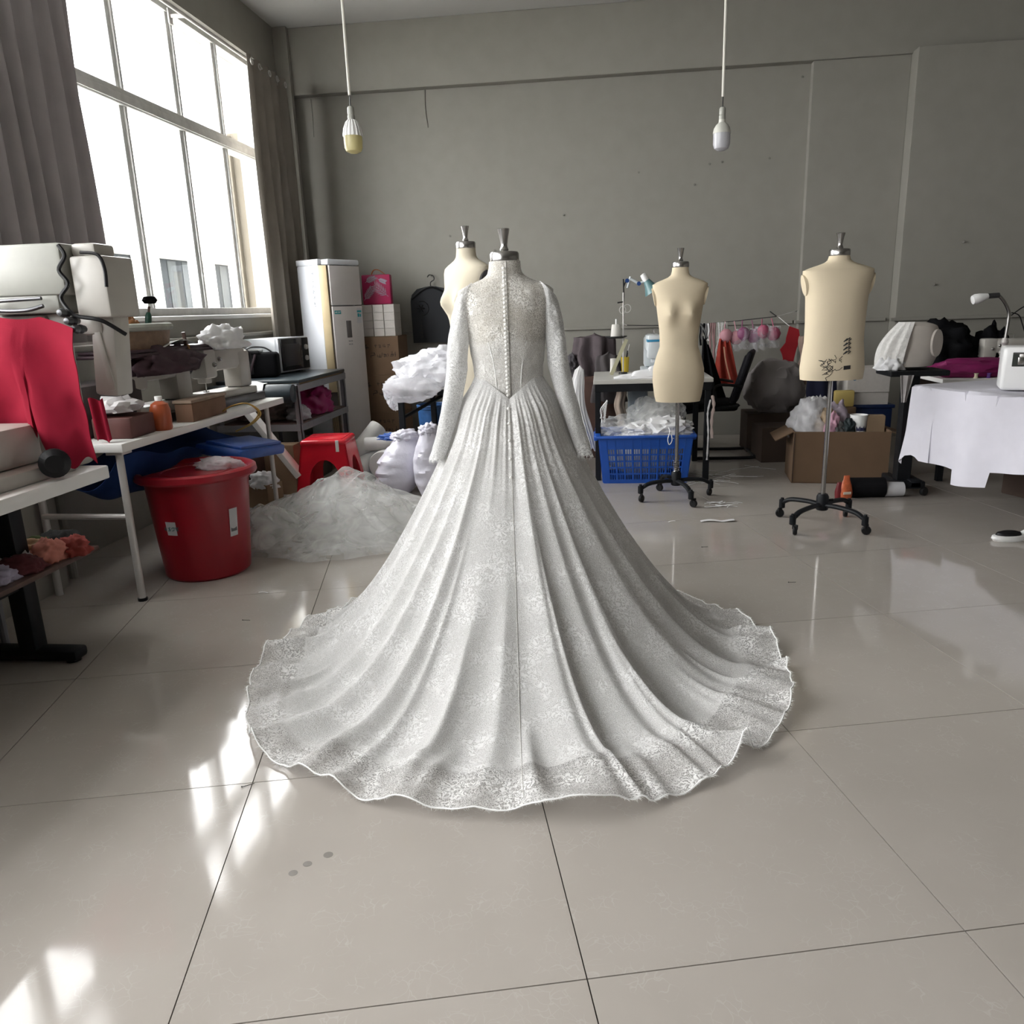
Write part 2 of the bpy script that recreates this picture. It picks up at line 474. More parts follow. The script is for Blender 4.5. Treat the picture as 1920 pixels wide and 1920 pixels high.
# ---- windows
M_ALU = mat('weathered_aluminium', (0.66, 0.66, 0.64), 0.42, 0.1, var=0.10, scale=18, bump=0.05)
def glass_material():
    mt, t, b, out = nt('window_glass')
    tr = t.nodes.new('ShaderNodeBsdfTransparent'); tr.inputs[0].default_value = (0.95, 0.948, 0.945, 1)
    gl = t.nodes.new('ShaderNodeBsdfGlossy'); gl.inputs['Roughness'].default_value = 0.02
    ms = t.nodes.new('ShaderNodeMixShader'); ms.inputs[0].default_value = 0.06
    t.links.new(tr.outputs[0], ms.inputs[1]); t.links.new(gl.outputs[0], ms.inputs[2]); t.links.new(ms.outputs[0], out.inputs[0])
    return mt
M_GLASS = glass_material()
def window(idx, y0, y1, mull):
    w = bpy.data.objects.new('window_%d' % idx, None); COL.objects.link(w); w['kind'] = 'structure'
    x = XWIN
    fr = join(box(x - 0.05, x + 0.05, y0, y1, SILL, SILL + 0.055, 0.004), box(x - 0.05, x + 0.05, y0, y1, HEAD - 0.055, HEAD, 0.004),
              box(x - 0.05, x + 0.05, y0, y0 + 0.05, SILL + 0.055, HEAD - 0.055, 0.004), box(x - 0.05, x + 0.05, y1 - 0.05, y1, SILL + 0.055, HEAD - 0.055, 0.004))
    obj('frame', fr, M_ALU, w, smooth=False)
    obj('transom', box(x - 0.055, x + 0.06, y0 + 0.05, y1 - 0.05, TRANSOM - 0.05, TRANSOM + 0.05, 0.008), M_ALU, w, smooth=False)
    obj('transom', box(x + 0.06, x + 0.07, y0 + 0.05, y1 - 0.05, TRANSOM - 0.038, TRANSOM + 0.012, 0.003), M_ALU, w, smooth=False)
    ed = [y0 + 0.05] + mull + [y1 - 0.05]
    for mm_ in mull:
        for za, zb in ((SILL + 0.055, TRANSOM - 0.05), (TRANSOM + 0.05, HEAD - 0.055)):
            obj('mullion', join(box(x - 0.04, x + 0.035, mm_ - 0.050, mm_ - 0.014, za, zb, 0.004), box(x - 0.02, x + 0.05, mm_ - 0.013, mm_ + 0.013, za, zb, 0.003),
                                box(x - 0.04, x + 0.030, mm_ + 0.014, mm_ + 0.046, za, zb, 0.004)), M_ALU, w, smooth=False)
    for i in range(len(ed) - 1):
        for za, zb in ((SILL + 0.055, TRANSOM - 0.05), (TRANSOM + 0.05, HEAD - 0.055)):
            obj('pane', box(x - 0.004, x + 0.002, ed[i] + 0.03, ed[i + 1] - 0.03, za, zb), M_GLASS, w, smooth=False)
    obj('window_sill', box(XWIN + 0.05, XL + 0.02, y0, y1, SILL - 0.03, SILL, 0.008), M_SILL, w, smooth=False)
    return w
window(1, 4.05, 7.28, [4.45, 5.19, 5.93, 6.60])
window(2, 0.40, 3.75, [1.10, 1.80, 2.48, 3.16])
window(3, -3.20, 0.0, [-2.56, -1.92, -1.28, -0.64])  # unseen window, added to throw more light on gown back and front floor

# ---- what stands outside the window: a pale rendered block across the yard
M_BW = mat('matt_cream_render', (0.34, 0.325, 0.29), 0.9, var=0.04)  # one even cream colour for the whole block
M_BG = mat('dusty_shopfront_glass', (0.016, 0.018, 0.019), 0.8, spec=0.05, var=0.25, scale=3.0, stretch=(1, 1, 0.15))
M_BC = mat('hanging_pale_drapes', (0.034, 0.037, 0.037), 0.9, spec=0.05, var=0.3, scale=6.0, stretch=(1, 3, 0.1))
bd = thing('apartment_building', 'pale rendered building with wide grey windows seen outside through the window', 'building', (-14, 0, 0))
obj('wall', join(box(-6, 0, 12, 44, -6, 1.5), box(-6, 0, 12, 44, 3.25, 3.75), box(-6, -0.5, 12, 44, 1.5, 3.25)), M_BW, bd, smooth=False)
yy = 13.2
while yy < 44:
    obj('pillar', box(-0.5, 0.0, yy - 0.5, yy + 0.35, 1.5, 3.25), M_BW, bd, smooth=False)
    wf = obj('window', box(-0.42, -0.36, yy + 0.35, yy + 3.2, 1.5, 3.25), M_BG, bd, smooth=False)
    for k in range(3):
        obj('drape', box(-0.355, -0.34, yy + 0.45 + k * 0.95, yy + 1.0 + k * 0.95, 1.52, 3.2), M_BC, wf, smooth=False)
    yy += 3.7
obj('parapet', box(-0.6, 0.18, 12, 44, 3.75, 4.0, 0.02), M_BW, bd, smooth=False)
rf = obj('roof', join(box(-6, -1.0, 12, 44, 4.0, 4.3)), mat('pale_tin_roof', (0.22, 0.225, 0.23), 0.6, var=0.25, scale=0.8), bd, smooth=False)
for k, (y_, h_) in enumerate(((19.5, 0.35), (25.6, 0.28), (30.5, 0.5), (23.2, 0.2))):
    obj('vent_box', box(-2.6, -1.6, y_, y_ + 1.6, 4.3, 4.3 + h_, 0.03), M_BW, rf, smooth=False)
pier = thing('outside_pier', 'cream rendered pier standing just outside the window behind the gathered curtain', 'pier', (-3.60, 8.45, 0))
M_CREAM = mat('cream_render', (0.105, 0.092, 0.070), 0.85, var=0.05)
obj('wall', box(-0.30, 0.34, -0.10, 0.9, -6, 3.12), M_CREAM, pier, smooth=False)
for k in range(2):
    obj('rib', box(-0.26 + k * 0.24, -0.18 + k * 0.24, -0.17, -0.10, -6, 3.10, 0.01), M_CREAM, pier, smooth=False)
ground = structure('ground', box(-60, XL - 0.29, -40, 80, -6.2, -6.0), mat('yard_concrete', (0.42, 0.41, 0.39), 0.9))

# ================================================================== TORSO FORMS
M_CHROME = mat('brushed_chrome', (0.42, 0.41, 0.40), 0.25, 1.0, var=0.05, scale=40, stretch=(1, 1, 0.1))
M_DKMETAL = mat('dark_gunmetal', (0.10, 0.10, 0.105), 0.35, 0.8)
M_BLACKP = mat('black_plastic', (0.010, 0.010, 0.011), 0.45, var=0.1, spec=0.25)
M_BLACKM = mat('black_painted_metal', (0.008, 0.009, 0.011), 0.5, var=0.1, spec=0.22)
M_LINEN = mat('cream_linen', (0.60, 0.515, 0.375), 0.85, var=0.035, scale=5, bump=0.10, bscale=420, spec=0.15)
M_LINEN2 = mat('pale_cream_linen', (0.66, 0.60, 0.475), 0.85, var=0.03, scale=5, bump=0.10, bscale=420, spec=0.15)

FEMALE = [(0.66, .142, .100), (0.70, .152, .108), (0.80, .165, .118), (0.87, .162, .118), (0.94, .145, .103), (1.01, .1215, .088), (1.07, .122, .090),
          (1.12, .126, .094), (1.20, .137, .102), (1.26, .145, .104), (1.32, .158, .100), (1.37, .170, .088), (1.395, .172, .074), (1.411, .145, .066),
          (1.426, .105, .060), (1.438, .075, .056), (1.452, .058, .054), (1.475, .052, .052), (1.50, .050, .050)]
BROAD = [(0.845, .166, .112), (0.90, .172, .118), (0.97, .166, .114), (1.05, .156, .108), (1.15, .157, .108), (1.28, .163, .110), (1.36, .176, .102),
         (1.41, .188, .086), (1.424, .188, .074), (1.438, .152, .066), (1.452, .105, .060), (1.463, .074, .056), (1.475, .058, .054), (1.50, .050, .050)]

def interp(tab, z):
    if z <= tab[0][0]: return tab[0][1:]
    for a, b in zip(tab, tab[1:]):
        if z <= b[0]:
            t = (z - a[0]) / (b[0] - a[0])
            return tuple(p + (q - p) * t for p, q in zip(a[1:], b[1:]))
    return tab[-1][1:]

def torso_pt(tab, z, an, off=0.0, bust=1.0):
    a, b = interp(tab, z)
    a += off; b += off
    e = 0.92
    c, s = math.cos(an), math.sin(an)
    x = a * math.copysign(abs(c) ** e, c); y = b * math.copysign(abs(s) ** e, s)
    if bust:
        if s > 0:
            for sx in (-1, 1):
                y += bust * 0.058 * math.exp(-((x - sx * 0.070) / 0.046) ** 2 - ((z - 1.215) / 0.055) ** 2) * s
        else:
            for sx in (-1, 1):
                y -= bust * 0.020 * math.exp(-((x - sx * 0.07) / 0.06) ** 2 - ((z - 0.84) / 0.08) ** 2) * (-s)
    return x, y, z

def torso_vf(tab, n=56, bust=1.0):
    zs = []
    for a, b in zip(tab, tab[1:]):
        k = max(1, int((b[0] - a[0]) / 0.02))
        zs += [a[0] + (b[0] - a[0]) * i / k for i in range(k)]
    zs.append(tab[-1][0])
    return loft([[torso_pt(tab, z, 2 * PI * i / n, 0, bust) for i in range(n)] for z in zs])

def build_form(name, label, loc, rotz, tab, material, dz=0.0, bust=1.0, base_rot=0.4, group='torso forms on wheeled stands', plates='linen', base=True, spring=False, r_base=0.25):
    t = thing(name, label, 'torso form', loc, rotz, group)
    vf = torso_vf(tab, bust=bust)
    obj('torso', move(vf, (0, 0, dz)), material, t)
    zt = tab[-1][0] + dz
    # neck cap with flared handle on top
    obj('neck_cap', move(lathe([(0.047, -0.006), (0.053, -0.004), (0.054, 0.0), (0.054, 0.024), (0.050, 0.030), (0.020, 0.034), (0.0, 0.034)], 32), (0, 0, zt)), M_CHROME if plates == 'linen' else M_CHROME, t)
    kn = [(0.014, 0.034), (0.017, 0.038), (0.013, 0.046), (0.0115, 0.052), (0.0125, 0.060), (0.0165, 0.085), (0.0215, 0.106), (0.0225, 0.110), (0.0205, 0.112), (0.0, 0.112)]
    obj('handle', move(lathe(kn, 24), (0, 0, zt)), M_CHROME, t)
    # arm plates
    zs = [r for r in tab if r[1] > 0.155][-1][0]
    for sx in ((-1, 1) if plates else ()):
        zc = zs - 0.075 + dz
        a, b = interp(tab, zc - dz)
        pl = []
        for i in range(24):
            an = 2 * PI * i / 24
            pl.append((math.cos(an) * 0.036, math.sin(an) * 0.055))
        v = prism(pl, -0.005, 0.012)
        v = move(v, (sx * (a - 0.004), 0.0, zc), (PI / 2, 0, sx * (PI / 2) + sx * 0.0))
        v = ([(x_ + sx * (z_ - zc) * 0.22, y_, z_) for x_, y_, z_ in v[0]], v[1])
        obj('arm_plate', v, M_DKMETAL if plates == 'metal' else material, t)
    # waist seam tape and centre seam
    zb = tab[0][0] + dz
    wz = 1.01
    if base:
        obj('pole', lathe([(0.0125, 0.17), (0.0125, zb + 0.01)], 16), M_CHROME, t).location = (0, 0, 0)
        hub = obj('hub', join(lathe([(0.030, 0.095), (0.034, 0.10), (0.034, 0.175), (0.026, 0.19), (0.0, 0.19)], 20), move(lathe([(0.008, 0), (0.010, 0.03), (0.0, 0.034)], 10), (0.03, 0, 0.15), (0, PI / 2, 0))), M_BLACKM, t)
        if spring:
            pts = [(0.019 * math.cos(a), 0.019 * math.sin(a), 0.19 + 0.072 * a / (12 * PI)) for a in [i * PI / 6 for i in range(73)]]
            obj('spring', tube(pts, 0.0035, 6), M_CHROME, hub)
        R = r_base
        for k in range(4):
            an = base_rot + k * PI / 2
            d = Vector((math.cos(an), math.sin(an), 0))
            pts = spline([d * 0.02 + Vector((0, 0, 0.125)), d * 0.10 + Vector((0, 0, 0.128)), d * (R - 0.06) + Vector((0, 0, 0.118)), d * (R - 0.01) + Vector((0, 0, 0.092))], 5)
            leg = obj('leg', join(tube(pts, [0.017] * (len(pts) - 3) + [0.016, 0.015, 0.014], 10, flat=0.8),
                                  move(lathe([(0.014, 0.055), (0.018, 0.058), (0.018, 0.105), (0.010, 0.110), (0.009, 0.118), (0.0, 0.118)], 14), tuple(d * R))), M_BLACKM, t)
            c = d * R + Vector((-d.y, d.x, 0)) * 0.018
            wh = move(lathe([(0.010, -0.011), (0.022, -0.011), (0.0255, -0.006), (0.0255, 0.006), (0.022, 0.011), (0.010, 0.011)], 18), (c.x, c.y, 0.0255), (PI / 2, 0, an + 0.7))
            obj('caster', join(wh, move(cbox((0, 0, 0), (0.012, 0.034, 0.03), 0.004), (c.x, c.y, 0.045), (0, 0, an))), M_BLACKP, leg)
    return t

build_form('torso_form', 'cream female torso form on a chrome pole in front of the blue basket', (0.495, 5.20, 0), PI - 0.02, FEMALE, M_LINEN, spring=True, base_rot=0.32)
f3 = build_form('torso_form', 'broad cream torso form with scribbled black marker marks near its bottom edge', (1.265, 4.53, 0), 0.10, BROAD, M_LINEN, bust=0.0, base_rot=0.62, r_base=0.27)
build_form('torso_form', 'tall pale torso form standing half hidden behind the bridal gown', (-0.73, 4.40, 0), PI - 0.75, FEMALE, M_LINEN2, dz=0.11, plates='metal')
hero = build_form('torso_form', 'torso form with silver neck cap wearing the white lace gown', (-0.355, 3.0, 0), 0.119, FEMALE, M_LINEN2, dz=-0.045, bust=0.6, plates=None)

# black marker scribbles on the broad form
def on_torso(tab, x, z, side=-1, off=0.001, bust=0.0):
    a, b = interp(tab, z)
    c = max(-1, min(1, x / a)); c = math.copysign(abs(c) ** (1 / 0.92), c)
    an = side * math.acos(c)
    p = torso_pt(tab, z, an, off, bust)
    return p
random.seed(4)
M_INK = mat('marker_ink', (0.03, 0.03, 0.03), 0.7)
def stroke(pts, r=0.0022):
    return tube([on_torso(BROAD, x, z) for x, z in pts], r, 5)
ink = []
for k in range(4):      # zigzag column
    z0 = 0.985 + 0.022 * k
    ink.append(stroke([(0.012, z0), (0.03, z0 + 0.016), (0.020, z0 + 0.004), (0.045, z0 + 0.020), (0.038, z0 + 0.002), (0.052, z0 + 0.014)], 0.003))
for k in range(16):
    x0 = random.uniform(-0.085, 0.0); z0 = random.uniform(0.885, 0.985)
    pts = [(x0, z0)]
    for q in range(4):
        pts.append((pts[-1][0] + random.uniform(-0.022, 0.022), pts[-1][1] + random.uniform(-0.02, 0.02)))
    ink.append(stroke(pts, 0.0016))
for k in range(5):
    ink.append(stroke([(0.018, 0.905 + k * 0.004), (0.055, 0.908 + k * 0.004)], 0.0025))
obj('marker_marks', join(*ink), M_INK, f3, label='black marker scribbles')
# pale waist tape on the female form

# ================================================================== THE LACE GOWN
import numpy as np

def lace_material(name, white, under, use_attr=True, base_sheer=0.0, net=185.0, flower=46.0, contrast=1.0):
    mt, t, b, out = nt(name)
    tc = t.nodes.new('ShaderNodeTexCoord')
    nd = t.nodes.new('ShaderNodeTexNoise'); sock(nd, 'Scale', 22.0); sock(nd, 'Detail', 2.0)
    t.links.new(tc.outputs['Object'], nd.inputs['Vector'])
    warp = t.nodes.new('ShaderNodeVectorMath'); warp.operation = 'MULTIPLY_ADD'; warp.inputs[1].default_value = (0.02, 0.02, 0.02)
    t.links.new(nd.outputs['Color'], warp.inputs[0]); t.links.new(tc.outputs['Object'], warp.inputs[2])
    vb = t.nodes.new('ShaderNodeTexVoronoi'); vb.feature = 'DISTANCE_TO_EDGE'; sock(vb, 'Scale', net)
    t.links.new(warp.outputs[0], vb.inputs['Vector'])
    netm = t.nodes.new('ShaderNodeMapRange'); sock(netm, 1, 0.02); sock(netm, 2, 0.16); sock(netm, 3, 0.85); sock(netm, 4, 0.0)
    t.links.new(vb.outputs['Distance'], netm.inputs[0])
    va = t.nodes.new('ShaderNodeTexNoise'); sock(va, 'Scale', flower); sock(va, 'Detail', 1.5); sock(va, 'Distortion', 0.6)
    t.links.new(warp.outputs[0], va.inputs['Vector'])
    sn = t.nodes.new('ShaderNodeMath'); sn.operation = 'MULTIPLY'; sn.inputs[1].default_value = 34.0
    t.links.new(va.outputs['Fac'], sn.inputs[0])
    si = t.nodes.new('ShaderNodeMath'); si.operation = 'SINE'
    t.links.new(sn.outputs[0], si.inputs[0])
    pet = t.nodes.new('ShaderNodeMapRange'); sock(pet, 1, -0.35); sock(pet, 2, 0.45); sock(pet, 3, 0.0); sock(pet, 4, 1.0)
    t.links.new(si.outputs[0], pet.inputs[0])
    big = t.nodes.new('ShaderNodeTexNoise'); sock(big, 'Scale', 9.0); sock(big, 'Detail', 2.0)
    t.links.new(tc.outputs['Object'], big.inputs['Vector'])
    bm_ = t.nodes.new('ShaderNodeMapRange'); sock(bm_, 1, 0.42); sock(bm_, 2, 0.58); sock(bm_, 3, 0.25); sock(bm_, 4, 1.0)
    t.links.new(big.outputs['Fac'], bm_.inputs[0])
    fl = t.nodes.new('ShaderNodeMath'); fl.operation = 'MULTIPLY'
    t.links.new(pet.outputs[0], fl.inputs[0]); t.links.new(bm_.outputs[0], fl.inputs[1])
    th = t.nodes.new('ShaderNodeMath'); th.operation = 'MAXIMUM'
    t.links.new(fl.outputs[0], th.inputs[0]); t.links.new(netm.outputs[0], th.inputs[1])
    cm = t.nodes.new('ShaderNodeMix'); cm.data_type = 'RGBA'
    cm.inputs[6].default_value = under + (1,); cm.inputs[7].default_value = white + (1,)
    t.links.new(th.outputs[0], cm.inputs[0])
    t.links.new(cm.outputs[2], b.inputs['Base Color'])
    sock(b, 'Roughness', 0.75); sock(b, 'Specular IOR Level', 0.2)
    bp = t.nodes.new('ShaderNodeBump'); sock(bp, 'Strength', 0.55 * contrast); sock(bp, 'Distance', 0.003)
    t.links.new(th.outputs[0], bp.inputs['Height']); t.links.new(bp.outputs[0], b.inputs['Normal'])
    tl = t.nodes.new('ShaderNodeBsdfTranslucent'); t.links.new(cm.outputs[2], tl.inputs[0])
    m1 = t.nodes.new('ShaderNodeMixShader'); sock(m1, 0, 0.24)
    t.links.new(b.outputs[0], m1.inputs[1]); t.links.new(tl.outputs[0], m1.inputs[2])
    tr = t.nodes.new('ShaderNodeBsdfTransparent')
    # openness of the ground between the threads
    gap = t.nodes.new('ShaderNodeMath'); gap.operation = 'SUBTRACT'; gap.inputs[0].default_value = 1.0
    t.links.new(th.outputs[0], gap.inputs[1])
    op = t.nodes.new('ShaderNodeMath'); op.operation = 'MULTIPLY'
    t.links.new(gap.outputs[0], op.inputs[0])
    if use_attr:
        at = t.nodes.new('ShaderNodeAttribute'); at.attribute_name = 'sheer'
        t.links.new(at.outputs['Fac'], op.inputs[1])
    else:
        op.inputs[1].default_value = base_sheer
    m2 = t.nodes.new('ShaderNodeMixShader')
    t.links.new(op.outputs[0], m2.inputs[0]); t.links.new(m1.outputs[0], m2.inputs[1]); t.links.new(tr.outputs[0], m2.inputs[2])
    t.links.new(m2.outputs[0], out.inputs[0])
    return mt

M_LACE = lace_material('white_lace_over_satin', (0.87, 0.865, 0.86), (0.61, 0.60, 0.585))
M_LACEB = lace_material('corded_bodice_lace', (0.88, 0.87, 0.85), (0.62, 0.60, 0.57), net=150.0, flower=52.0, contrast=1.0)
M_LACES = lace_material('sheer_sleeve_lace', (0.85, 0.85, 0.845), (0.62, 0.615, 0.605), use_attr=False, base_sheer=0.28, contrast=0.9)
M_THREAD = mat('white_thread', (0.86, 0.86, 0.85), 0.8, var=0.02)
M_SATIN = mat('satin_button', (0.80, 0.79, 0.76), 0.35, var=0.03)

gown = thing('wedding_gown', 'white lace bridal gown with long sleeves, buttoned back and long round train', 'wedding dress', (-0.355, 3.0, 0), 0.119)
DZ = -0.045

def set_attr(o, name, vals):
    a = o.data.attributes.new(name, 'FLOAT', 'POINT')
    a.data.foreach_set('value', [float(v) for v in vals])

# ---- bodice
def bodice():
    n = 120; zs = [0.90 + (1.452 - 0.90) * i / 90 for i in range(91)]
    rings = []
    for z in zs:
        ring = []
        for i in range(n):
            an = 2 * PI * i / n
            x, y, zz = torso_pt(FEMALE, z - DZ, an, 0.0075, 0.6)
            w = 0.0022 * nz3(x, y, z, 38) + 0.002 * nz3(x, z, y, 14)
            k = 1 + w / 0.1
            if z > 1.43: k += (z - 1.43) * 0.6
            ring.append((x * k, y * k, z))
        rings.append(ring)
    vf = loft(rings, cap=False)
    o = obj('bodice', vf, M_LACEB, gown)
    set_attr(o, 'sheer', [0.42 * max(0.0, min(1.0, (v[2] - 1.165 - 0.012 * math.cos(v[0] * 30)) / 0.012)) for v in vf[0]])
    return o
bodice()
# under-bodice band (the lined lower half ends in a soft sweetheart edge)
def back_y(x, z, off=0.0085):
    p = on_torso(FEMALE, x, z - DZ, -1, off, 0.6)
    return p[1]
# vertical princess seams
for sx in (-1, 1):
    pts = [(sx * (0.045 + 0.05 * ((z - 0.98) / 0.2) ** 2 * 0.6), 0, z) for z in [0.975 + 0.19 * i / 14 for i in range(15)]]
    obj('princess_seam', tube([(x, back_y(x, z), z) for x, _, z in pts], 0.0016, 5), M_THREAD, gown)

# ---- button row and placket down the back
pl = [(0.004, back_y(0.004, z, 0.010), z) for z in [0.945 + (1.45 - 0.945) * i / 50 for i in range(51)]]
obj('placket', tube(pl, 0.0034, 6, flat=0.6), M_LACEB, gown)
pl2 = [(0.0085, back_y(0.0085, z, 0.0085), z) for z in [0.95 + (1.2 - 0.95) * i / 30 for i in range(31)]]
obj('placket_shadow', tube(pl2, 0.0010, 5), mat('painted_seam_shadow', (0.25, 0.24, 0.22), 0.9), gown)  # dark tube standing in for the shadow line beside the placket
bt = None
bprof = [(0.0, -0.005), (0.0046, -0.0038), (0.0062, 0.0), (0.0046, 0.0038), (0.0, 0.005)]
for i in range(31):
    z = 1.425 - i * 0.0152
    x = -0.005
    y = back_y(x, z, 0.0165)
    if bt is None: bt = obj('button', lathe(bprof, 10), M_SATIN, gown); b_ = bt
    else: b_ = inst(bt, gown)
    b_.location = (x, y, z); b_.rotation_euler = (PI / 2, 0, 0)

# ---- sleeves: empty, hanging a little away from the body
def sleeve(sx):
    ctl = [(0.158, -0.004, 1.350, 0.031, 0.062), (0.164, -0.006, 1.308, 0.032, 0.060), (0.175, -0.012, 1.235, 0.036, 0.058), (0.184, -0.02, 1.16, 0.039, 0.056), (0.195, -0.028, 1.06, 0.040, 0.052),
           (0.216, -0.038, 0.96, 0.038, 0.047), (0.246, -0.05, 0.85, 0.034, 0.042), (0.270, -0.06, 0.775, 0.031, 0.038), (0.284, -0.065, 0.735, 0.030, 0.037)]
    sp = []
    K = 8
    for i in range(len(ctl) - 1):
        for j in range(K):
            t = j / K; t = t * t * (3 - 2 * t) * 0.35 + t * 0.65
            sp.append(tuple(a + (b - a) * t for a, b in zip(ctl[i], ctl[i + 1])))
    sp.append(ctl[-1])
    rings = []; n = 40
    for q, (cx, cy, cz, rx, ry) in enumerate(sp):
        s = q / (len(sp) - 1)
        ring = []
        for i in range(n):
            an = 2 * PI * i / n
            w = 1 + 0.09 * nz3(math.cos(an) * 1.2 + sx * 3, math.sin(an) * 1.2, s * 9, 1.4) + 0.05 * math.sin(3 * an + s * 9 + sx)
            x = sx * (cx + rx * w * math.cos(an)); y = cy + ry * w * math.sin(an)
            zz = cz - (0.2 * (1 - s) + 0.75 * max(0, 1 - s * 5)) * (x - sx * cx) * sx - (0.006 * abs(math.sin(an * 5)) if q == len(sp) - 1 else 0)
            ring.append((x, y, zz))
        rings.append(ring)
    o = obj('sleeve', loft(rings, cap=False), M_LACES, gown)
    random.seed(8 + sx)
    fr = []
    last = rings[-1]
    for i in range(110):
        a = random.random() * n; i0 = int(a) % n; f = a - int(a)
        p = Vector(last[i0]).lerp(Vector(last[(i0 + 1) % n]), f)
        e = p + Vector((random.uniform(-0.006, 0.006), random.uniform(-0.006, 0.006), -random.uniform(0.008, 0.02)))
        fr.append(([tuple(p + Vector((0.0007, 0, 0))), tuple(p - Vector((0.0007, 0, 0))), tuple(e), tuple(p + Vector((0, 0.0008, 0)))], [(0, 1, 2), (1, 3, 2), (3, 0, 2)]))
    obj('cuff_fringe', join(*fr), M_THREAD, o, smooth=False, kind='stuff')
sleeve(-1); sleeve(1)

# ---- skirt and train
HEM = [(-180, .56), (-150, .60), (-117, .73), (-105, .80), (-91, .905), (-81, .951), (-74, 1.0), (-63, 1.057), (-53, 1.123), (-44, 1.19), (-39, 1.215), (-30, 1.225), (-20, 1.250), (-12, 1.259),
       (-5, 1.262), (1, 1.270), (7, 1.277), (14, 1.275), (21, 1.262), (28.6, 1.225), (33, 1.203), (37, 1.206), (45, 1.163), (54, 1.11), (66.6, 1.038), (77, .981), (94, .866), (114, .72), (150, .60), (180, .56)]
def skirt_numbers():
    NT, ND, NF = 960, 96, 64
    th = np.linspace(-PI, PI, NT, endpoint=False)
    hd = np.radians([h[0] for h in HEM]); hr = np.array([h[1] for h in HEM])
    rh = np.interp(th, hd, hr)
    # smooth the outline, keep small scallops of the lace edge
    ker = np.hanning(25); ker /= ker.sum()
    rh = np.convolve(np.concatenate([rh[-40:], rh, rh[:40]]), ker, 'same')[40:-40]
    scal = 0.007 * np.abs(np.sin(th * 42)) ** 0.7
    ab = np.abs(th)
    zw = 0.957 + (1.032 - 0.957) * np.clip(ab / 0.95, 0, 1) ** 0.9
    a, b = 0.1295, 0.0985
    r0 = 1 / np.sqrt((np.sin(th) / a) ** 2 + (np.cos(th) / b) ** 2) + 0.002
    r0 = r0 + 0.012 * np.exp(-(th / 0.5) ** 2)
    cb = np.clip(np.cos(th), 0, 1)
    rf = 0.80 + 0.27 * cb ** 1.2
    pw_ = 1.50 + 0.42 * cb
    rf = np.minimum(rf, rh - 0.06)
    # fold ridges: angle, width, strength, where they begin
    rng = random.Random(21)
    ridges = []
    x = -PI
    while x < PI:
        back = math.cos(x)
        gap = rng.uniform(0.12, 0.27) if back > -0.2 else rng.uniform(0.14, 0.24)
        x += gap
        ridges.append((x, gap * rng.uniform(0.20, 0.33), rng.uniform(0.40, 1.0), rng.choice([0.0, 0.0, 0.0, 0.08, 0.2, 0.32]), rng.uniform(-0.03, 0.03)))
    for k in range(46):
        c = rng.uniform(-2.0, 2.0)
        ridges.append((c, rng.uniform(0.014, 0.026), rng.uniform(0.22, 0.52), rng.choice([0.15, 0.3, 0.45, 0.55, 0.62]), rng.uniform(-0.05, 0.05)))
    rows = []; arc_from_hem = []
    TH = th
    fa = 0.062 - 0.010 / (1 + np.exp(-(TH - 0.1) / 0.06))
    def fold(s, rr):
        h = np.zeros_like(TH); sk = np.zeros_like(TH)
        for (c, w, A, st, drift) in ridges:
            k = A * min(1.0, max(0.0, (s - st) / 0.16)) if st > 0 else A
            d = TH - c - drift * s
            d = (d + PI) % (2 * PI) - PI
            w2 = w * (1.0 + 0.35 * s)
            e = np.exp(-np.abs(d / w2) ** 1.6)
            h += k * e; sk += k * e * np.sign(c) * 0.75 * w
        return h, sk
    V = np.zeros((ND + NF + 1, NT, 3)); SH = np.zeros((ND + NF + 1, NT))
    for j in range(ND + NF + 1):
        if j <= ND:
            t = (j / ND)
            t = t ** 1.15
            r = r0 + (rf - r0) * t
            z = zw * (1 - t) ** pw_
            dr = (rf - r0); dz = -zw * pw_ * (1 - t) ** (pw_ - 1)
            L = np.sqrt(dr ** 2 + dz ** 2); nr, nzv = -dz / L, dr / L
            s = 0.62 * t
        else:
            q = (j - ND) / NF
            r = rf + (rh + scal * (q > 0.97) - rf) * q
            z = np.zeros_like(r)
            nr, nzv = np.zeros_like(r), np.ones_like(r)
            s = 0.62 + 0.38 * q
        h, sk = fold(s, r)
        if j <= ND:
            amp = 0.004 + fa * np.clip(r - 0.12, 0, 1) ** 0.85
            gather = 0.0016 * (np.cos(TH * 41 + 2 * np.sin(TH * 7)) + np.cos(TH * 27 + 1.3) + 0.8 * np.cos(TH * 63 + 3 * np.sin(TH * 3))) * np.exp(-((t - 0.05) / 0.14) ** 2) + 0.012 * np.exp(-((t - 0.06) / 0.05) ** 2)
            disp = amp * (h - 0.45 * (1 - t) ** 0.6) + gather * (1 if t > 0 else 0)
            disp = disp * min(1, t / 0.05)
        else:
            fade = 1 - 0.25 * q
            disp = (0.004 + fa * np.clip(r - 0.12, 0, 1) ** 0.85) * h * fade
            und = 0.006 * np.sin(TH * 9 + 1.0) * q
            lift = sum(A * np.exp(-((TH - math.radians(c)) / w) ** 2) for c, A, w in ((31, 0.055, 0.035), (-24, 0.035, 0.04), (5, 0.038, 0.05), (62, 0.05, 0.03), (-58, 0.03, 0.03), (-73, 0.03, 0.03), (47, 0.03, 0.03), (-42, 0.03, 0.03))) * max(0, (q - 0.45) / 0.55) ** 1.5
            disp = np.maximum(disp + und + lift, 0.0)
        thx = TH + sk * (0.9 if j > ND else 0.9 * s)
        rr = r + nr * disp
        zz = z + nzv * disp
        if j > ND:
            blend = max(0, 1 - q * 5)
            zz = zz
        zz = np.maximum(zz, 0.005 + 0.002 * np.sin(TH * 31))
        jit = 0.0
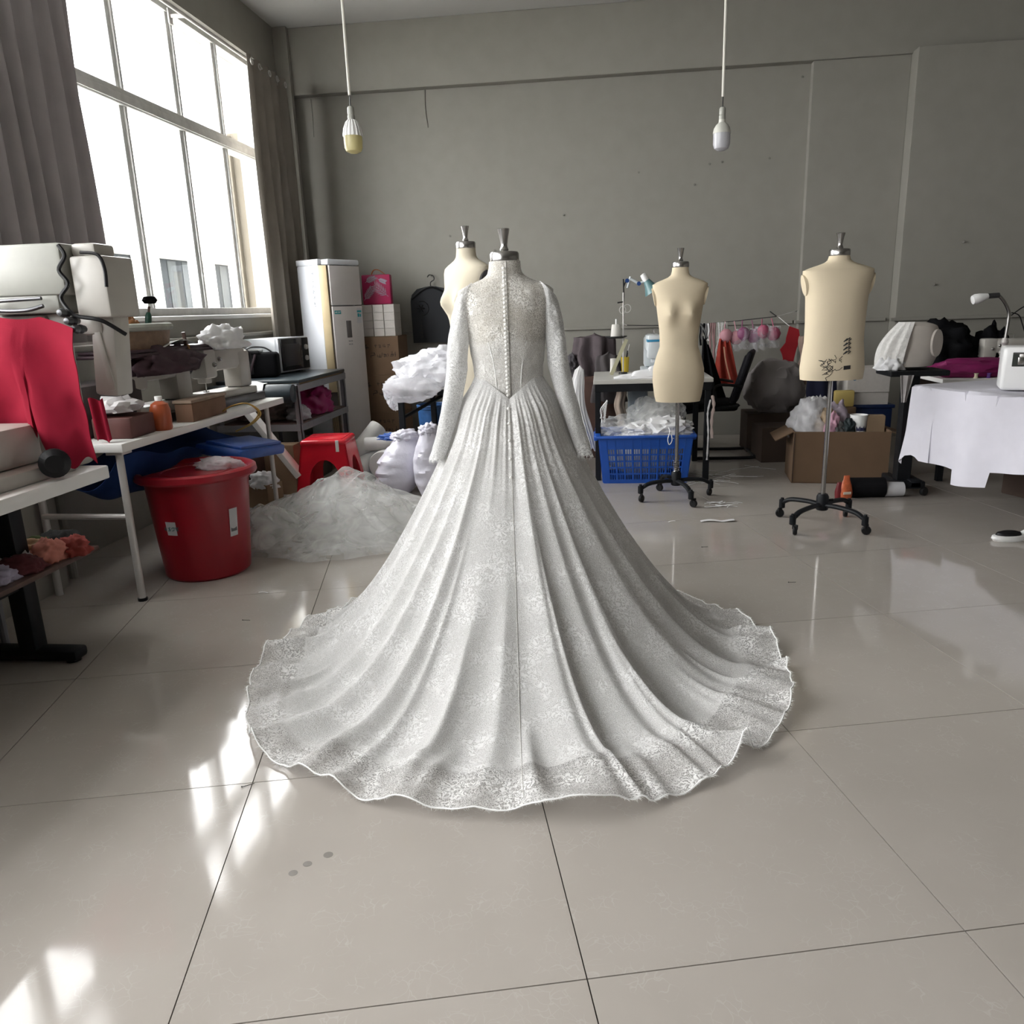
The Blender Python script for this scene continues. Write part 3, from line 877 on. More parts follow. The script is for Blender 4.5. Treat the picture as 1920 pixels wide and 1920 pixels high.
        V[j, :, 0] = rr * np.sin(thx); V[j, :, 1] = -rr * np.cos(thx); V[j, :, 2] = zz
        dh = (rh - r) if j > ND else (rh - rf) + 0.2
        lim = 0.18 + 0.05 * np.sin(TH * 3 + 0.6) + 0.02 * np.sin(TH * 11)
        SH[j] = np.clip((lim - dh) / 0.03, 0, 1) * 0.58
    # soften the break where the fall meets the floor
    for _ in range(4):
        lo, hi = ND - 10, ND + 10
        V[lo:hi] = (V[lo - 1:hi - 1] + 2 * V[lo:hi] + V[lo + 1:hi + 1]) / 4
    V[:, :, 2] = np.maximum(V[:, :, 2], 0.004)
    return V, SH
SV, SS = skirt_numbers()
def skirt():
    nr, ntt, _ = SV.shape
    verts = SV.reshape(-1, 3).tolist()
    F = []
    for j in range(nr - 1):
        b0 = j * ntt; b1 = b0 + ntt
        for i in range(ntt):
            k = i + 1 if i + 1 < ntt else 0
            F.append((b0 + i, b1 + i, b1 + k, b0 + k))
    o = obj('skirt', (verts, F), M_LACE, gown, angle=3.0)
    set_attr(o, 'sheer', SS.reshape(-1))
    # corded lace edge
    edge = SV[-1]
    pts = [tuple(edge[i]) for i in range(0, len(edge), 2)]
    obj('hem_cord', tube([(x, y, z + 0.001) for x, y, z in pts], 0.0026, 5, closed=True), M_THREAD, o)
    # eyelash fringe
    rng = random.Random(5)
    fr = []
    for i in range(2200):
        a = rng.random() * len(edge); i0 = int(a); f = a - i0
        p = Vector(edge[i0 % len(edge)]).lerp(Vector(edge[(i0 + 1) % len(edge)]), f)
        rad = Vector((p.x, p.y, 0)).normalized()
        if rad.y > 0.55: continue
        tn = Vector((-rad.y, rad.x, 0))
        L = rng.uniform(0.005, 0.015)
        e = p + rad * L + tn * rng.uniform(-0.012, 0.012) + Vector((0, 0, rng.uniform(-0.004, 0.006)))
        e.z = max(e.z, 0.0015)
        fr.append(([tuple(p + tn * 0.0006), tuple(p - tn * 0.0006), tuple(e), tuple(p + Vector((0, 0, 0.001)))], [(0, 1, 2), (1, 3, 2), (3, 0, 2)]))
    obj('hem_fringe', join(*fr), M_THREAD, o, smooth=False, kind='stuff')
    # buttons running on below the waist
    for i in range(5):
        row = 3 + 4 * i
        p = SV[row, 480]
        b_ = inst(bt, gown); b_.location = (p[0] - 0.004, p[1] - 0.004, p[2]); b_.rotation_euler = (PI / 2 + 0.4, 0, 0)
    sm = [tuple(SV[j, 480] + np.array([0.0, -0.0012, 0.001])) for j in range(2, 150, 2)]
    obj('centre_seam', tube(sm, 0.0009, 5), M_LACEB, gown)
skirt()

# ================================================================== COMMON BUILDERS FOR THE WORKROOM
M_WHITEP = mat('white_plastic', (0.78, 0.78, 0.77), 0.4, var=0.02)
M_CREAMM = mat('cream_machine_enamel', (0.44, 0.42, 0.385), 0.35, var=0.04)
M_GREYM = mat('grey_machine_enamel', (0.33, 0.33, 0.295), 0.4, var=0.05)
M_LAM = mat('white_laminate', (0.74, 0.73, 0.71), 0.35, var=0.03, scale=5)
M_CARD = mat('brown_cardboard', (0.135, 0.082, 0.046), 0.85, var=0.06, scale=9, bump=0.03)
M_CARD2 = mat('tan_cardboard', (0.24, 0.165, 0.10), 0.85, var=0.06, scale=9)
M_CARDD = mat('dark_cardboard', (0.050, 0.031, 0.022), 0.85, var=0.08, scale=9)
M_REDC = mat('crimson_cloth', (0.26, 0.012, 0.030), 0.85, var=0.08, scale=7, bump=0.06, bscale=300, spec=0.1)
M_REDP = mat('red_plastic', (0.27, 0.005, 0.014), 0.32, var=0.04)
M_STOOL = mat('bright_red_plastic', (0.62, 0.012, 0.028), 0.25, var=0.03)
M_BLUEP = mat('blue_plastic', (0.012, 0.085, 0.42), 0.35, var=0.05)
M_NAVYC = mat('navy_cloth', (0.012, 0.035, 0.125), 0.8, var=0.15, scale=8, spec=0.15)
M_WHITEC = mat('white_cotton', (0.80, 0.80, 0.81), 0.9, var=0.03, scale=9, bump=0.05, bscale=200, spec=0.1, trans=0.12)
M_GREYC = mat('grey_curtain_cloth', (0.40, 0.375, 0.38), 0.9, var=0.06, scale=6, bump=0.05, bscale=300, spec=0.1, trans=0.10)
M_TAUPE = mat('taupe_curtain_cloth', (0.27, 0.245, 0.215), 0.9, var=0.08, scale=6, bump=0.05, bscale=300, spec=0.1, trans=0.16)
M_BLACKC = mat('black_cloth', (0.007, 0.007, 0.008), 0.9, var=0.2, scale=9, spec=0.08)
M_WOODD = mat('dark_wood', (0.08, 0.040, 0.030), 0.5, var=0.2, scale=6, stretch=(1, 8, 1))
M_BROWN = mat('brown_rattan', (0.19, 0.12, 0.075), 0.7, var=0.2, scale=30, bump=0.3, bscale=120)
M_STEELG = mat('grey_angle_steel', (0.22, 0.22, 0.235), 0.5, 0.3, var=0.08)
M_PALEST = mat('pale_steel', (0.55, 0.53, 0.51), 0.4, 0.3, var=0.06)
M_TULLE = sheer('white_tulle', (0.88, 0.89, 0.88), 0.30, fold=0.12, scale=7)
M_POLY = sheer('clear_poly_bag', (0.86, 0.86, 0.89), 0.62, rough=0.25, fold=0.2, scale=4)

def curtain(name, label, y0, y1, z0, z1, x, folds, amp, material, seed=1, eyelets=True, flare=0.0):
    t = thing(name, label, 'curtain', (x, (y0 + y1) / 2, z0))
    hw = (y1 - y0) / 2; H = z1 - z0
    rng = random.Random(seed)
    ph = [rng.uniform(0, 6.28) for _ in range(6)]
    def fn(u, v):
        z = v * H
        a = amp * (0.55 + 0.45 * (1 - v))
        wv = math.sin(u * folds * 2 * PI + 0.5 * math.sin(u * 9 + ph[0]) + 0.25 * math.sin(v * 5 + ph[1]))
        wv = math.copysign(abs(wv) ** 0.75, wv)
        xx = a * wv + 0.015 * math.sin(u * 13 + v * 3 + ph[2]) * (1 - v)
        yy = -hw + 2 * hw * u + flare * (1 - v) * (u - 0.5) + 0.012 * math.sin(v * 7 + u * 15 + ph[3])
        return xx, yy, z
    obj('panel', shell(grid(fn, int(folds * 16), 26), 0.003), material, t)
    if eyelets:
        k = int(folds * 2)
        for i in range(k):
            u = (i + 0.5) / k
            p = fn(u, 1.0)
            obj('eyelet', tube([(p[0] + 0.006, p[1] + 0.022 * math.cos(a), H - 0.05 + 0.022 * math.sin(a)) for a in [q * PI / 6 for q in range(12)]], 0.006, 6, closed=True), M_PALEST, t)
    return t

def sewing_machine(name, label, loc, rotz, material, stripe=None, screen=False, group=None):
    """industrial lockstitch head: bed, column, arm, needle head, handwheel"""
    t = thing(name, label, 'sewing machine', loc, rotz, group)
    obj('bed', box(-0.26, 0.24, -0.09, 0.09, 0.0, 0.045, 0.008), material, t)
    obj('column', box(0.10, 0.235, -0.065, 0.065, 0.045, 0.28, 0.02), material, t)
    obj('arm', box(-0.15, 0.20, -0.06, 0.06, 0.17, 0.30, 0.025), material, t)
    hd = obj('head', join(box(-0.25, -0.13, -0.06, 0.06, 0.13, 0.305, 0.018), box(-0.225, -0.16, -0.03, 0.03, 0.10, 0.14, 0.006)), material, t)
    if stripe:
        obj('stripe', box(-0.253, -0.12, -0.063, 0.063, 0.255, 0.272, 0.003), stripe, hd)
    obj('needle_bar', join(tube([(-0.19, 0, 0.05), (-0.19, 0, 0.12)], 0.005, 8), box(-0.205, -0.175, -0.012, 0.012, 0.046, 0.052, 0.001)), M_CHROME, t)
    obj('handwheel', move(lathe([(0.0, 0), (0.05, 0.0), (0.062, 0.008), (0.062, 0.028), (0.05, 0.036), (0.0, 0.036)], 28), (0.235, 0, 0.225), (0, PI / 2, 0)), M_BLACKP, t)
    for k in range(2):
        obj('tension_knob', move(lathe([(0.0, 0), (0.014, 0), (0.016, 0.006), (0.010, 0.018), (0.0, 0.02)], 14), (-0.17 + 0.06 * k, -0.06, 0.21 + 0.03 * k), (PI / 2, 0, 0)), M_CHROME, t)
    obj('thread_guide', join(tube([(-0.05, 0, 0.30), (-0.05, 0, 0.345)], 0.003, 6), tube([(0.03, 0, 0.30), (0.03, 0, 0.335)], 0.003, 6), tube([(-0.052, 0, 0.343), (0.032, 0, 0.334)], 0.002, 6)), M_CHROME, t)
    if screen:
        obj('display', box(0.11, 0.20, -0.068, -0.060, 0.19, 0.25, 0.002), M_BLACKP, t)
    return t


def glyphs(n, size, seed, vertical=False, w=0.09):
    """illegible stroke clusters standing in for print too small to read; lies in the XY plane"""
    rng = random.Random(seed); parts = []
    for k in range(n):
        cx, cy = (0, -(k - (n - 1) / 2) * size * 1.15) if vertical else ((k - (n - 1) / 2) * size * 1.05, 0)
        for q in range(6):
            if q % 2: a = (rng.uniform(-.4, .4), rng.uniform(-.45, 0.1)); b = (a[0] + rng.uniform(-.12, .12), a[1] + rng.uniform(.3, .5))
            else: a = (rng.uniform(-.45, -.1), rng.uniform(-.4, .4)); b = (a[0] + rng.uniform(.35, .6), a[1] + rng.uniform(-.08, .08))
            parts.append(tube([(cx + a[0] * size, cy + a[1] * size, 0), (cx + b[0] * size, cy + b[1] * size, 0)], size * w * 0.5, 4, flat=0.3))
    return join(*parts)

def carton(name, label, x0, x1, y0, y1, z0, z1, material, rotz=0.0, flaps=True, open_top=False, marks=None, group=None, cat='box'):
    cx, cy = (x0 + x1) / 2, (y0 + y1) / 2
    t = thing(name, label, cat, (cx, cy, z0), rotz, group)
    a, b, h = (x1 - x0) / 2, (y1 - y0) / 2, z1 - z0
    if open_top:
        th = 0.006
        obj('body', join(box(-a, a, -b, -b + th, 0, h), box(-a, a, b - th, b, 0, h), box(-a, -a + th, -b + th, b - th, 0, h), box(a - th, a, -b + th, b - th, 0, h), box(-a, a, -b, b, 0, 0.006)), material, t, smooth=False)
        if flaps:
            for sx in (-1, 1):
                obj('flap', move(box(0, 0.14, -b + 0.01, b - 0.01, -0.003, 0.003), (sx * a, 0, h), (0, (0.35 if sx > 0 else PI - 0.5), 0)), material, t, smooth=False)
    else:
        obj('body', box(-a, a, -b, b, 0, h, 0.004), material, t, smooth=False)
        if flaps:
            obj('flap', box(-a + 0.002, a - 0.002, -b + 0.001, -0.002, h, h + 0.004), material, t, smooth=False)
            obj('flap', box(-a + 0.002, a - 0.002, 0.002, b - 0.001, h, h + 0.004), material, t, smooth=False)
    if marks:
        for (mx, mz, txt, size) in marks:
            obj('print', move(glyphs(len(txt), size, int(mx * 900 + mz * 700)), (mx, -b - 0.0005, mz), (PI / 2, 0, 0)), mat('carton_print', (0.035, 0.022, 0.016), 0.9), t, smooth=False)
    return t

def draped(fn, nu, nv, th=0.003):
    return shell(grid(fn, nu, nv), th)

def scrap(name, label, cat, c, size, material, seed, h=0.03, rotz=0.0, group=None, ridge=0.15):
    """small crumpled piece of cloth lying on something; c is its base point"""
    return single(name, blob((0, 0, h * 0.35), (size[0] / 2, size[1] / 2, h), seed, amp=0.35, freq=2.6, sub=4, floor=0.0, ridge=ridge, crump=0.14), material, label, cat, c, rotz, group, angle=2.5)

# ================================================================== LEFT SIDE
curtain('curtain', 'long grey curtain hanging at the left edge in front of the near window', 3.25, 4.46, 1.18, 3.36, -2.84, 9, 0.045, M_GREYC, 3, eyelets=False)
curtain('curtain', 'gathered taupe curtain with metal eyelets beside the far end of the window', 6.70, 7.50, 0.80, 3.34, -2.84, 4.5, 0.052, M_TAUPE, 7, flare=0.10)
rod = thing('curtain_rod', 'thin pale curtain rod running above the window', 'curtain rod', (-2.86, 5.2, 3.32))
obj('rod', move(lathe([(0.013, -2.35), (0.013, 2.35)], 12), (0, 0, 0), (PI / 2, 0, 0)), M_PALEST, rod)
for y in (-0.9, 0.6, 2.3):
    obj('bracket', join(box(-0.11, 0.0, y - 0.012, y + 0.012, -0.012, 0.012, 0.003), box(-0.11, -0.098, y - 0.025, y + 0.025, -0.05, 0.05, 0.004)), M_PALEST, rod)

# ---- near work table with the tall machine under the red cloth
nt_ = thing('machine_table', 'white machine table with black foot at the left edge of the room', 'table', (-2.27, 2.15, 0))
obj('tabletop', box(-0.36, 0.41, -0.85, 0.56, 0.71, 0.76, 0.006), M_LAM, nt_)
lg = obj('leg', join(box(0.00, 0.075, 0.42, 0.49, 0.04, 0.71, 0.008), box(-0.30, 0.24, 0.415, 0.495, 0.01, 0.055, 0.014)), M_BLACKM, nt_)
obj('foot_pad', move(lathe([(0.028, 0.0), (0.028, 0.012), (0, 0.013)], 12), (0.20, 0.455, 0.0)), M_BLACKP, lg)
obj('leg', join(box(0.00, 0.075, -0.62, -0.55, 0.04, 0.71, 0.008), box(-0.30, 0.24, -0.625, -0.545, 0.0, 0.055, 0.014)), M_BLACKM, nt_)
obj('stretcher', box(0.02, 0.055, -0.56, 0.43, 0.30, 0.34, 0.004), M_BLACKM, nt_)
obj('shelf', box(-0.28, 0.20, -0.45, 0.72, 0.372, 0.392, 0.004), M_WOODD, nt_)
obj('shelf_bracket', box(-0.02, 0.10, 0.40, 0.60, 0.345, 0.372, 0.004), M_BLACKM, nt_)
obj('leg', tube([(-0.12, 0.50, 0.0), (-0.12, 0.50, 0.71)], 0.016, 10), M_STEELG, nt_)
random.seed(3)
SCR = [('pale grey', (0.42, 0.40, 0.42)), ('dark maroon', (0.10, 0.02, 0.025)), ('salmon pink', (0.55, 0.20, 0.15)), ('off-white', (0.55, 0.52, 0.52)), ('olive green', (0.05, 0.07, 0.02)), ('tan', (0.45, 0.30, 0.18)),
       ('lilac grey', (0.36, 0.33, 0.42)), ('brick red', (0.30, 0.05, 0.04)), ('black', (0.02, 0.02, 0.02)), ('dusty pink', (0.50, 0.26, 0.26))]
pos = [(-2.20, 2.50), (-2.15, 2.52), (-2.15, 2.68), (-2.19, 2.60), (-2.25, 2.76), (-2.28, 2.70), (-2.16, 2.42), (-2.11, 2.77), (-2.19, 2.81), (-2.29, 2.80)]
where = ['near the left edge', 'in the middle of the heap', 'near the right end', 'at the centre', 'at the back', 'behind the off-white piece', 'closest to the camera', 'at the far right tip', 'at the rear right corner', 'at the rear left']
for k, (cn, cc) in enumerate(SCR):
    scrap('fabric_scrap', '%s fabric scrap on the low shelf, %s' % (cn, where[k]), 'fabric scrap', (pos[k][0], pos[k][1], 0.392), (0.15, 0.11), mat(cn.replace(' ', '_') + '_scrap', cc, 0.9, var=0.15, scale=25), 20 + k, 0.036 + 0.01 * (k % 3), k * 0.8, 'fabric scraps on the low shelf')

tm = thing('overlock_machine', 'tall grey-white industrial machine behind the red cloth at the left edge', 'sewing machine', (-2.22, 2.46, 0.76))
obj('bed', box(-0.28, 0.30, -0.45, 0.16, 0.0, 0.05, 0.01), M_CREAMM, tm)
obj('front_cover', join(box(-0.30, 0.02, -0.30, 0.05, 0.05, 0.065, 0.004), box(-0.02, 0.24, -0.28, 0.08, 0.05, 0.19, 0.02), box(-0.30, -0.02, -0.12, 0.08, 0.16, 0.19, 0.01)), M_CREAMM, tm)
obj('looper_guard', box(-0.29, -0.03, -0.10, -0.09, 0.065, 0.16, 0.002), M_GREYM, tm)
obj('column', box(-0.20, 0.27, 0.17, 0.31, 0.0, 0.56, 0.02), M_GREYM, tm)
obj('arm_cover', join(move(box(-0.045, 0.045, -0.05, 0.05, -0.15, 0.15, 0.012), (0.455, 0.24, 0.415), (0.0, 0.10, 0)), move(box(-0.012, 0.012, -0.056, -0.048, -0.13, 0.12, 0.004), (0.455, 0.24, 0.415), (0.0, -0.12, 0)), box(0.25, 0.42, 0.19, 0.29, 0.50, 0.56, 0.01), box(0.38, 0.47, 0.18, 0.30, 0.48, 0.57, 0.02)), M_CREAMM, tm)
obj('motor_housing', join(box(0.0, 0.40, 0.12, 0.34, 0.62, 0.79, 0.012), box(0.08, 0.36, 0.13, 0.30, 0.56, 0.625, 0.01)), M_GREYM, tm)
obj('control_box', join(box(0.415, 0.54, 0.14, 0.32, 0.54, 0.745, 0.010), box(0.40, 0.49, 0.18, 0.30, 0.745, 0.79, 0.012)), M_CREAMM, tm)
obj('cable', tube(spline([(0.405, 0.115, 0.78), (0.425, 0.11, 0.745), (0.395, 0.11, 0.70), (0.42, 0.11, 0.655), (0.385, 0.11, 0.61), (0.42, 0.10, 0.56), (0.45, 0.10, 0.545), (0.52, 0.11, 0.53), (0.57, 0.16, 0.48)]), 0.007, 7), M_BLACKP, tm)
obj('cable', tube(spline([(0.47, 0.13, 0.755), (0.53, 0.13, 0.745), (0.548, 0.13, 0.70), (0.545, 0.13, 0.64)]), 0.006, 7), M_BLACKP, tm)
obj('thread_rail', join(tube([(0.14, 0.10, 0.605), (0.32, 0.10, 0.61)], 0.006, 8), tube(spline([(0.13, 0.09, 0.60), (0.17, 0.08, 0.575), (0.27, 0.08, 0.572), (0.33, 0.09, 0.585)]), 0.007, 8)), M_DKMETAL, tm)
for k in range(3):
    obj('tension_post', move(lathe([(0.0, -0.03), (0.012, -0.03), (0.016, -0.01), (0.009, 0.0), (0.016, 0.012), (0.010, 0.03), (0.0, 0.032)], 12), (0.405 + 0.02 * k, 0.09, 0.56 - 0.028 * k), (PI / 2, 0.2 * k, 0)), M_DKMETAL, tm)
for k in range(2):
    obj('thread_tube', tube(spline([(0.06 + k * 0.05, 0.09, 0.60), (0.035 + k * 0.05, 0.08, 0.55), (0.02 + k * 0.045, 0.07, 0.50)]), 0.014, 8), mat('pale_blue_tube', (0.40, 0.42, 0.52), 0.4), tm)
obj('handwheel', move(lathe([(0.0, 0), (0.04, 0.0), (0.05, 0.01), (0.05, 0.03), (0.03, 0.045), (0.0, 0.045)], 22), (0.335, 0.0, 0.06), (PI / 2, 0, 0.6)), M_BLACKP, tm)

# red cloth hanging over the machine
def red_fn(u, v):
    # u: left..right, v: bottom..top
    x = -0.42 + 0.78 * u
    yy = 0.06 - 0.05 * math.sin(v * 2.2) - 0.02 * u
    bot = 0.155 + 0.0 * u
    bot += 0.03 * math.sin(u * 9)
    if u > 0.80: bot = 0.155 - 0.125 * min(1, (u - 0.80) / 0.05) + 0.02 * math.sin(u * 60)
    if 0.76 < u < 0.80: bot -= 0.06
    top = 0.545 + 0.012 * math.sin(u * 14) - 0.06 * max(0, u - 0.86) / 0.14
    z = bot + (top - bot) * v
    yy += -0.028 * math.sin(u * 17 + v * 2.0) * (1 - 0.6 * v) - 0.015 * nz3(u * 5, v * 4, 2)
    x += 0.07 * v * u + 0.02 * (1 - v) * (u - 0.3) + 0.05 * max(0, u - 0.75) * (1 - v)
    return x, yy, z
single('red_cloth', draped(red_fn, 110, 46), M_REDC, 'crimson cloth draped over the tall machine at the left edge', 'cloth', (-2.19, 2.50, 0.77))
def red2(u, v):
    x = 0.0 + 0.075 * u; z = -0.19 + 0.19 * v + 0.01 * math.sin(u * 7)
    return x, -0.012 * math.sin(u * 9) + 0.02 * (1 - v), z
single('red_cloth', draped(red2, 20, 16), M_REDC, 'small crimson cloth corner hanging beside the brown bottle on the bench', 'cloth', (-2.29, 3.27, 0.95))
pk = thing('thread_packet', 'small navy packet with white print at the left edge of the white table', 'packet', (-2.11, 2.33, 0.76), 0.2)
obj('packet', box(-0.10, 0.055, -0.04, 0.04, 0, 0.05, 0.008), mat('navy_packet', (0.012, 0.02, 0.13), 0.5, var=0.3, scale=60), pk)
obj('print', join(move(glyphs(4, 0.02, 7), (0.0, -0.0405, 0.033), (PI / 2, 0, 0)), move(glyphs(5, 0.012, 8), (0.0, -0.0405, 0.012), (PI / 2, 0, 0))), M_WHITEP, pk, smooth=False)

# ---- long bench along the window
bn = thing('work_bench', 'long white laminate bench on pale steel legs below the window', 'table', (-2.15, 3.25, 0))
obj('tabletop', box(-0.52, 0.0, 0.0, 1.86, 0.71, 0.75, 0.005), M_LAM, bn)
obj('leg', tube([(-0.02, 0.0, 0.012), (-0.06, 0.06, 0.71)], 0.017, 12), M_PALEST, bn)
obj('leg', tube([(-0.49, 0.06, 0.0), (-0.49, 0.06, 0.71)], 0.017, 12), M_PALEST, bn)
obj('leg', tube([(-0.06, 1.70, 0.0), (-0.06, 1.70, 0.71)], 0.015, 12), M_PALEST, bn)
obj('leg', tube([(-0.49, 1.70, 0.0), (-0.49, 1.70, 0.71)], 0.015, 12), M_PALEST, bn)
obj('stretcher', tube([(-0.49, 0.05, 0.40), (-0.05, 0.04, 0.40)], 0.014, 10), M_PALEST, bn)
obj('foot_pad', move(lathe([(0.022, 0.0), (0.022, 0.014), (0.0, 0.016)], 12), (-0.02, 0.0, 0.0)), M_BLACKP, bn)
obj('bracket', box(-0.10, -0.02, 0.02, 0.10, 0.695, 0.71, 0.002), M_PALEST, bn)

# blue cloth slung under the bench
def blue_fn(u, v):
    y = 0.05 + 1.32 * u; s = v
    x = -0.42 + 0.36 * s + 0.06 * u * s
    z = 0.69 - (0.30 - 0.20 * u) * math.sin(PI * min(1, s * 0.9 + 0.1)) * (0.6 + 0.4 * math.sin(u * 5)) - 0.17 * u * s + 0.012 * math.sin(u * 22 + s * 5)
    return x, y, z
single('blue_cloth', draped(blue_fn, 60, 24), M_NAVYC, 'navy blue cloth sling hung under the white bench', 'cloth', (-2.15, 3.25, 0.0))
bb = thing('blue_bag', 'bright blue folded bag poking out under the bench over the red bin', 'bag', (-2.10, 4.02, 0.60))
obj('bag', move(join(box(-0.14, 0.14, 0.0, 0.52, -0.06, 0.0, 0.018), box(-0.10, 0.12, 0.04, 0.50, -0.004, 0.018, 0.008)), (0, 0, 0), (-0.10, 0.16, -0.10)), mat('blue_woven_bag', (0.012, 0.065, 0.30), 0.45, var=0.1), bb)
wl = thing('wire_coil', 'yellow twisted wire loop hanging off the front of the bench', 'wire', (-2.08, 4.30, 0.62))
for k in range(2):
    obj('wire', tube(spline([(-0.05, 0.02, 0.02), (0.06 + k * 0.012, 0.0, 0.07), (0.11 + k * 0.012, 0.0, 0.13), (0.06, -0.02, 0.185), (-0.03, -0.03, 0.175), (-0.09, -0.03, 0.145)]), 0.0045, 7), mat('brass_wire', (0.45, 0.29, 0.08), 0.35, 0.6), wl)
plank = thing('leaning_board', 'narrow white board leaning diagonally beside the cardboard boxes', 'board', (-2.29, 5.22, 0))
obj('board', move(box(-0.02, 0.02, -0.05, 0.05, -0.34, 0.34, 0.004), (-0.04, 0.0, 0.455), (0.0, -0.62, 0)), M_LAM, plank)

# red bin under the bench
bin_ = thing('lidded_bin', 'large round red plastic bin with wide lid beside the bench leg', 'bin', (-2.065, 3.70, 0))
obj('body', lathe([(0.0, 0.0), (0.200, 0.0), (0.212, 0.012), (0.232, 0.25), (0.252, 0.49), (0.254, 0.515), (0.246, 0.515), (0.205, 0.03), (0.0, 0.03)], 56), M_REDP, bin_)
lid = obj('lid', lathe([(0.246, 0.512), (0.292, 0.512), (0.298, 0.522), (0.294, 0.548), (0.280, 0.556), (0.262, 0.550), (0.250, 0.536), (0.0, 0.530)], 56), M_REDP, bin_)
obj('lid_ridge', tube([(0.17 * math.cos(a), 0.17 * math.sin(a), 0.533) for a in [2 * PI * q / 40 for q in range(40)]], 0.006, 6, closed=True), M_REDP, lid)
def sticker(ang0, ang1, z0, z1, r0, r1, material, off=0.002):
    def fn(u, v):
        a = ang0 + (ang1 - ang0) * u; z = z0 + (z1 - z0) * v; r = r0 + (r1 - r0) * v + off
        return r * math.cos(a), r * math.sin(a), z
    return shell(grid(fn, 10, 6), 0.0006)
M_LABEL = mat('paper_label', (0.52, 0.52, 0.54), 0.7, var=0.05)
st = obj('label_sticker', sticker(-1.86, -1.62, 0.255, 0.325, 0.232, 0.239, M_LABEL), M_LABEL, bin_)
def wrap(vf, a0, z0, r):
    out = []
    for x, y, z in vf[0]:
        a = a0 + x / r; out.append(((r + z) * math.cos(a), (r + z) * math.sin(a), z0 + y))
    return out, vf[1]
obj('label_print', wrap(glyphs(4, 0.022, 3, w=0.14), -1.74, 0.288, 0.2385), mat('teal_print', (0.02, 0.12, 0.13), 0.7), st, smooth=False)
st2 = obj('label_sticker', sticker(-0.52, -0.32, 0.215, 0.36, 0.229, 0.243, M_LABEL), M_LABEL, bin_)
obj('label_print', join(wrap(box(-0.018, 0.018, -0.03, 0.02, 0.0, 0.001), -0.42, 0.27, 0.2345), wrap(box(-0.014, 0.014, 0.03, 0.05, 0.0, 0.001), -0.42, 0.285, 0.239)), mat('grey_print', (0.12, 0.12, 0.13), 0.7), st2, smooth=False)
scrap('plastic_wrapper', 'crumpled clear wrapper lying on the red bin lid', 'wrapper', (-1.98, 3.78, 0.532), (0.22, 0.14), M_POLY, 41, 0.04)

# ---- things on the bench
sewing_machine('sewing_machine', 'cream sewing machine on the bench under dark cloth and paper', (-2.44, 4.08, 0.80), 1.45, M_CREAMM)
sewing_machine('sewing_machine', 'cream sewing machine with white cloth at the far end of the bench', (-2.40, 4.78, 0.80), 1.45, M_CREAMM)
obj_b = single('machine_tray', box(-0.13, 0.13, -0.30, 0.30, 0, 0.05, 0.01), M_DKMETAL, 'dark drip tray under the far cream sewing machine', 'tray', (-2.40, 4.80, 0.75))
single('machine_tray', box(-0.13, 0.13, -0.30, 0.28, 0, 0.05, 0.01), M_DKMETAL, 'dark drip tray under the nearer cream sewing machine', 'tray', (-2.44, 4.09, 0.75))
bx1 = thing('wooden_box', 'brown rectangular box on the front of the bench beside the orange bottle', 'box', (-2.22, 4.13, 0.75), 0.02)
obj('body', box(-0.05, 0.05, -0.20, 0.20, 0, 0.10, 0.006), mat('cork_brown', (0.16, 0.085, 0.05), 0.8, var=0.1), bx1)
obj('lid', box(-0.055, 0.055, -0.21, 0.21, 0.10, 0.118, 0.005), mat('worn_brown_lid', (0.26, 0.19, 0.14), 0.8, var=0.2), bx1)
bx2 = thing('tool_box', 'brown tool box with papers at the near end of the bench', 'box', (-2.28, 3.50, 0.75), 0.05)
obj('body', box(-0.10, 0.09, -0.11, 0.11, 0, 0.10, 0.008), mat('maroon_box', (0.10, 0.035, 0.03), 0.6, var=0.15), bx2)
obj('paper', move(blob((0, 0, 0), (0.09, 0.09, 0.05), 5, 0.35, 2.5, 3, floor=-0.02, ridge=0.2), (-0.01, -0.02, 0.14)), mat('grey_paper', (0.50, 0.48, 0.48), 0.8), bx2)
ob = thing('oil_bottle', 'orange brown bottle standing on the bench beside the tool box', 'bottle', (-2.20, 3.68, 0.75))
obj('body', lathe([(0.0, 0.0), (0.045, 0.0), (0.05, 0.01), (0.05, 0.10), (0.04, 0.13), (0.016, 0.145), (0.0, 0.145)], 20), mat('amber_orange', (0.36, 0.075, 0.025), 0.35), ob)
obj('cap', lathe([(0.016, 0.145), (0.018, 0.147), (0.018, 0.168), (0.0, 0.17)], 14), M_WHITEP, ob)
wb = thing('woven_basket', 'brown woven basket with rolled grey rim on the bench below the window', 'basket', (-2.47, 4.00, 1.10))
obj('body', move(lathe([(0.0, 0.0), (0.19, 0.0), (0.205, 0.02), (0.225, 0.145), (0.215, 0.145), (0.19, 0.03), (0.0, 0.025)], 40), (0, 0, 0), None, (0.62, 1.15, 1)), M_BROWN, wb)
obj('rim', tube([(0.225 * 0.62 * math.cos(a), 0.225 * 1.15 * math.sin(a), 0.152) for a in [2 * PI * q / 40 for q in range(40)]], 0.02, 8, closed=True), mat('grey_green_wrap', (0.33, 0.34, 0.30), 0.8, var=0.15), wb)
single('parts_crate', box(-0.12, 0.12, -0.25, 0.25, 0, 0.245, 0.01), mat('dark_crate', (0.06, 0.045, 0.045), 0.7, var=0.2), 'dark crate carrying the woven basket behind the near machine', 'crate', (-2.53, 3.64, 0.75))
single('folded_cloth', join(box(-0.14, 0.14, -0.62, 0.42, 0.0, 0.018, 0.008), box(-0.15, 0.13, -0.58, 0.36, 0.018, 0.036, 0.008)), mat('dark_maroon_board', (0.035, 0.014, 0.022), 0.5), 'dark maroon board lying across the machines on the bench', 'board', (-2.46, 4.28, 1.105))
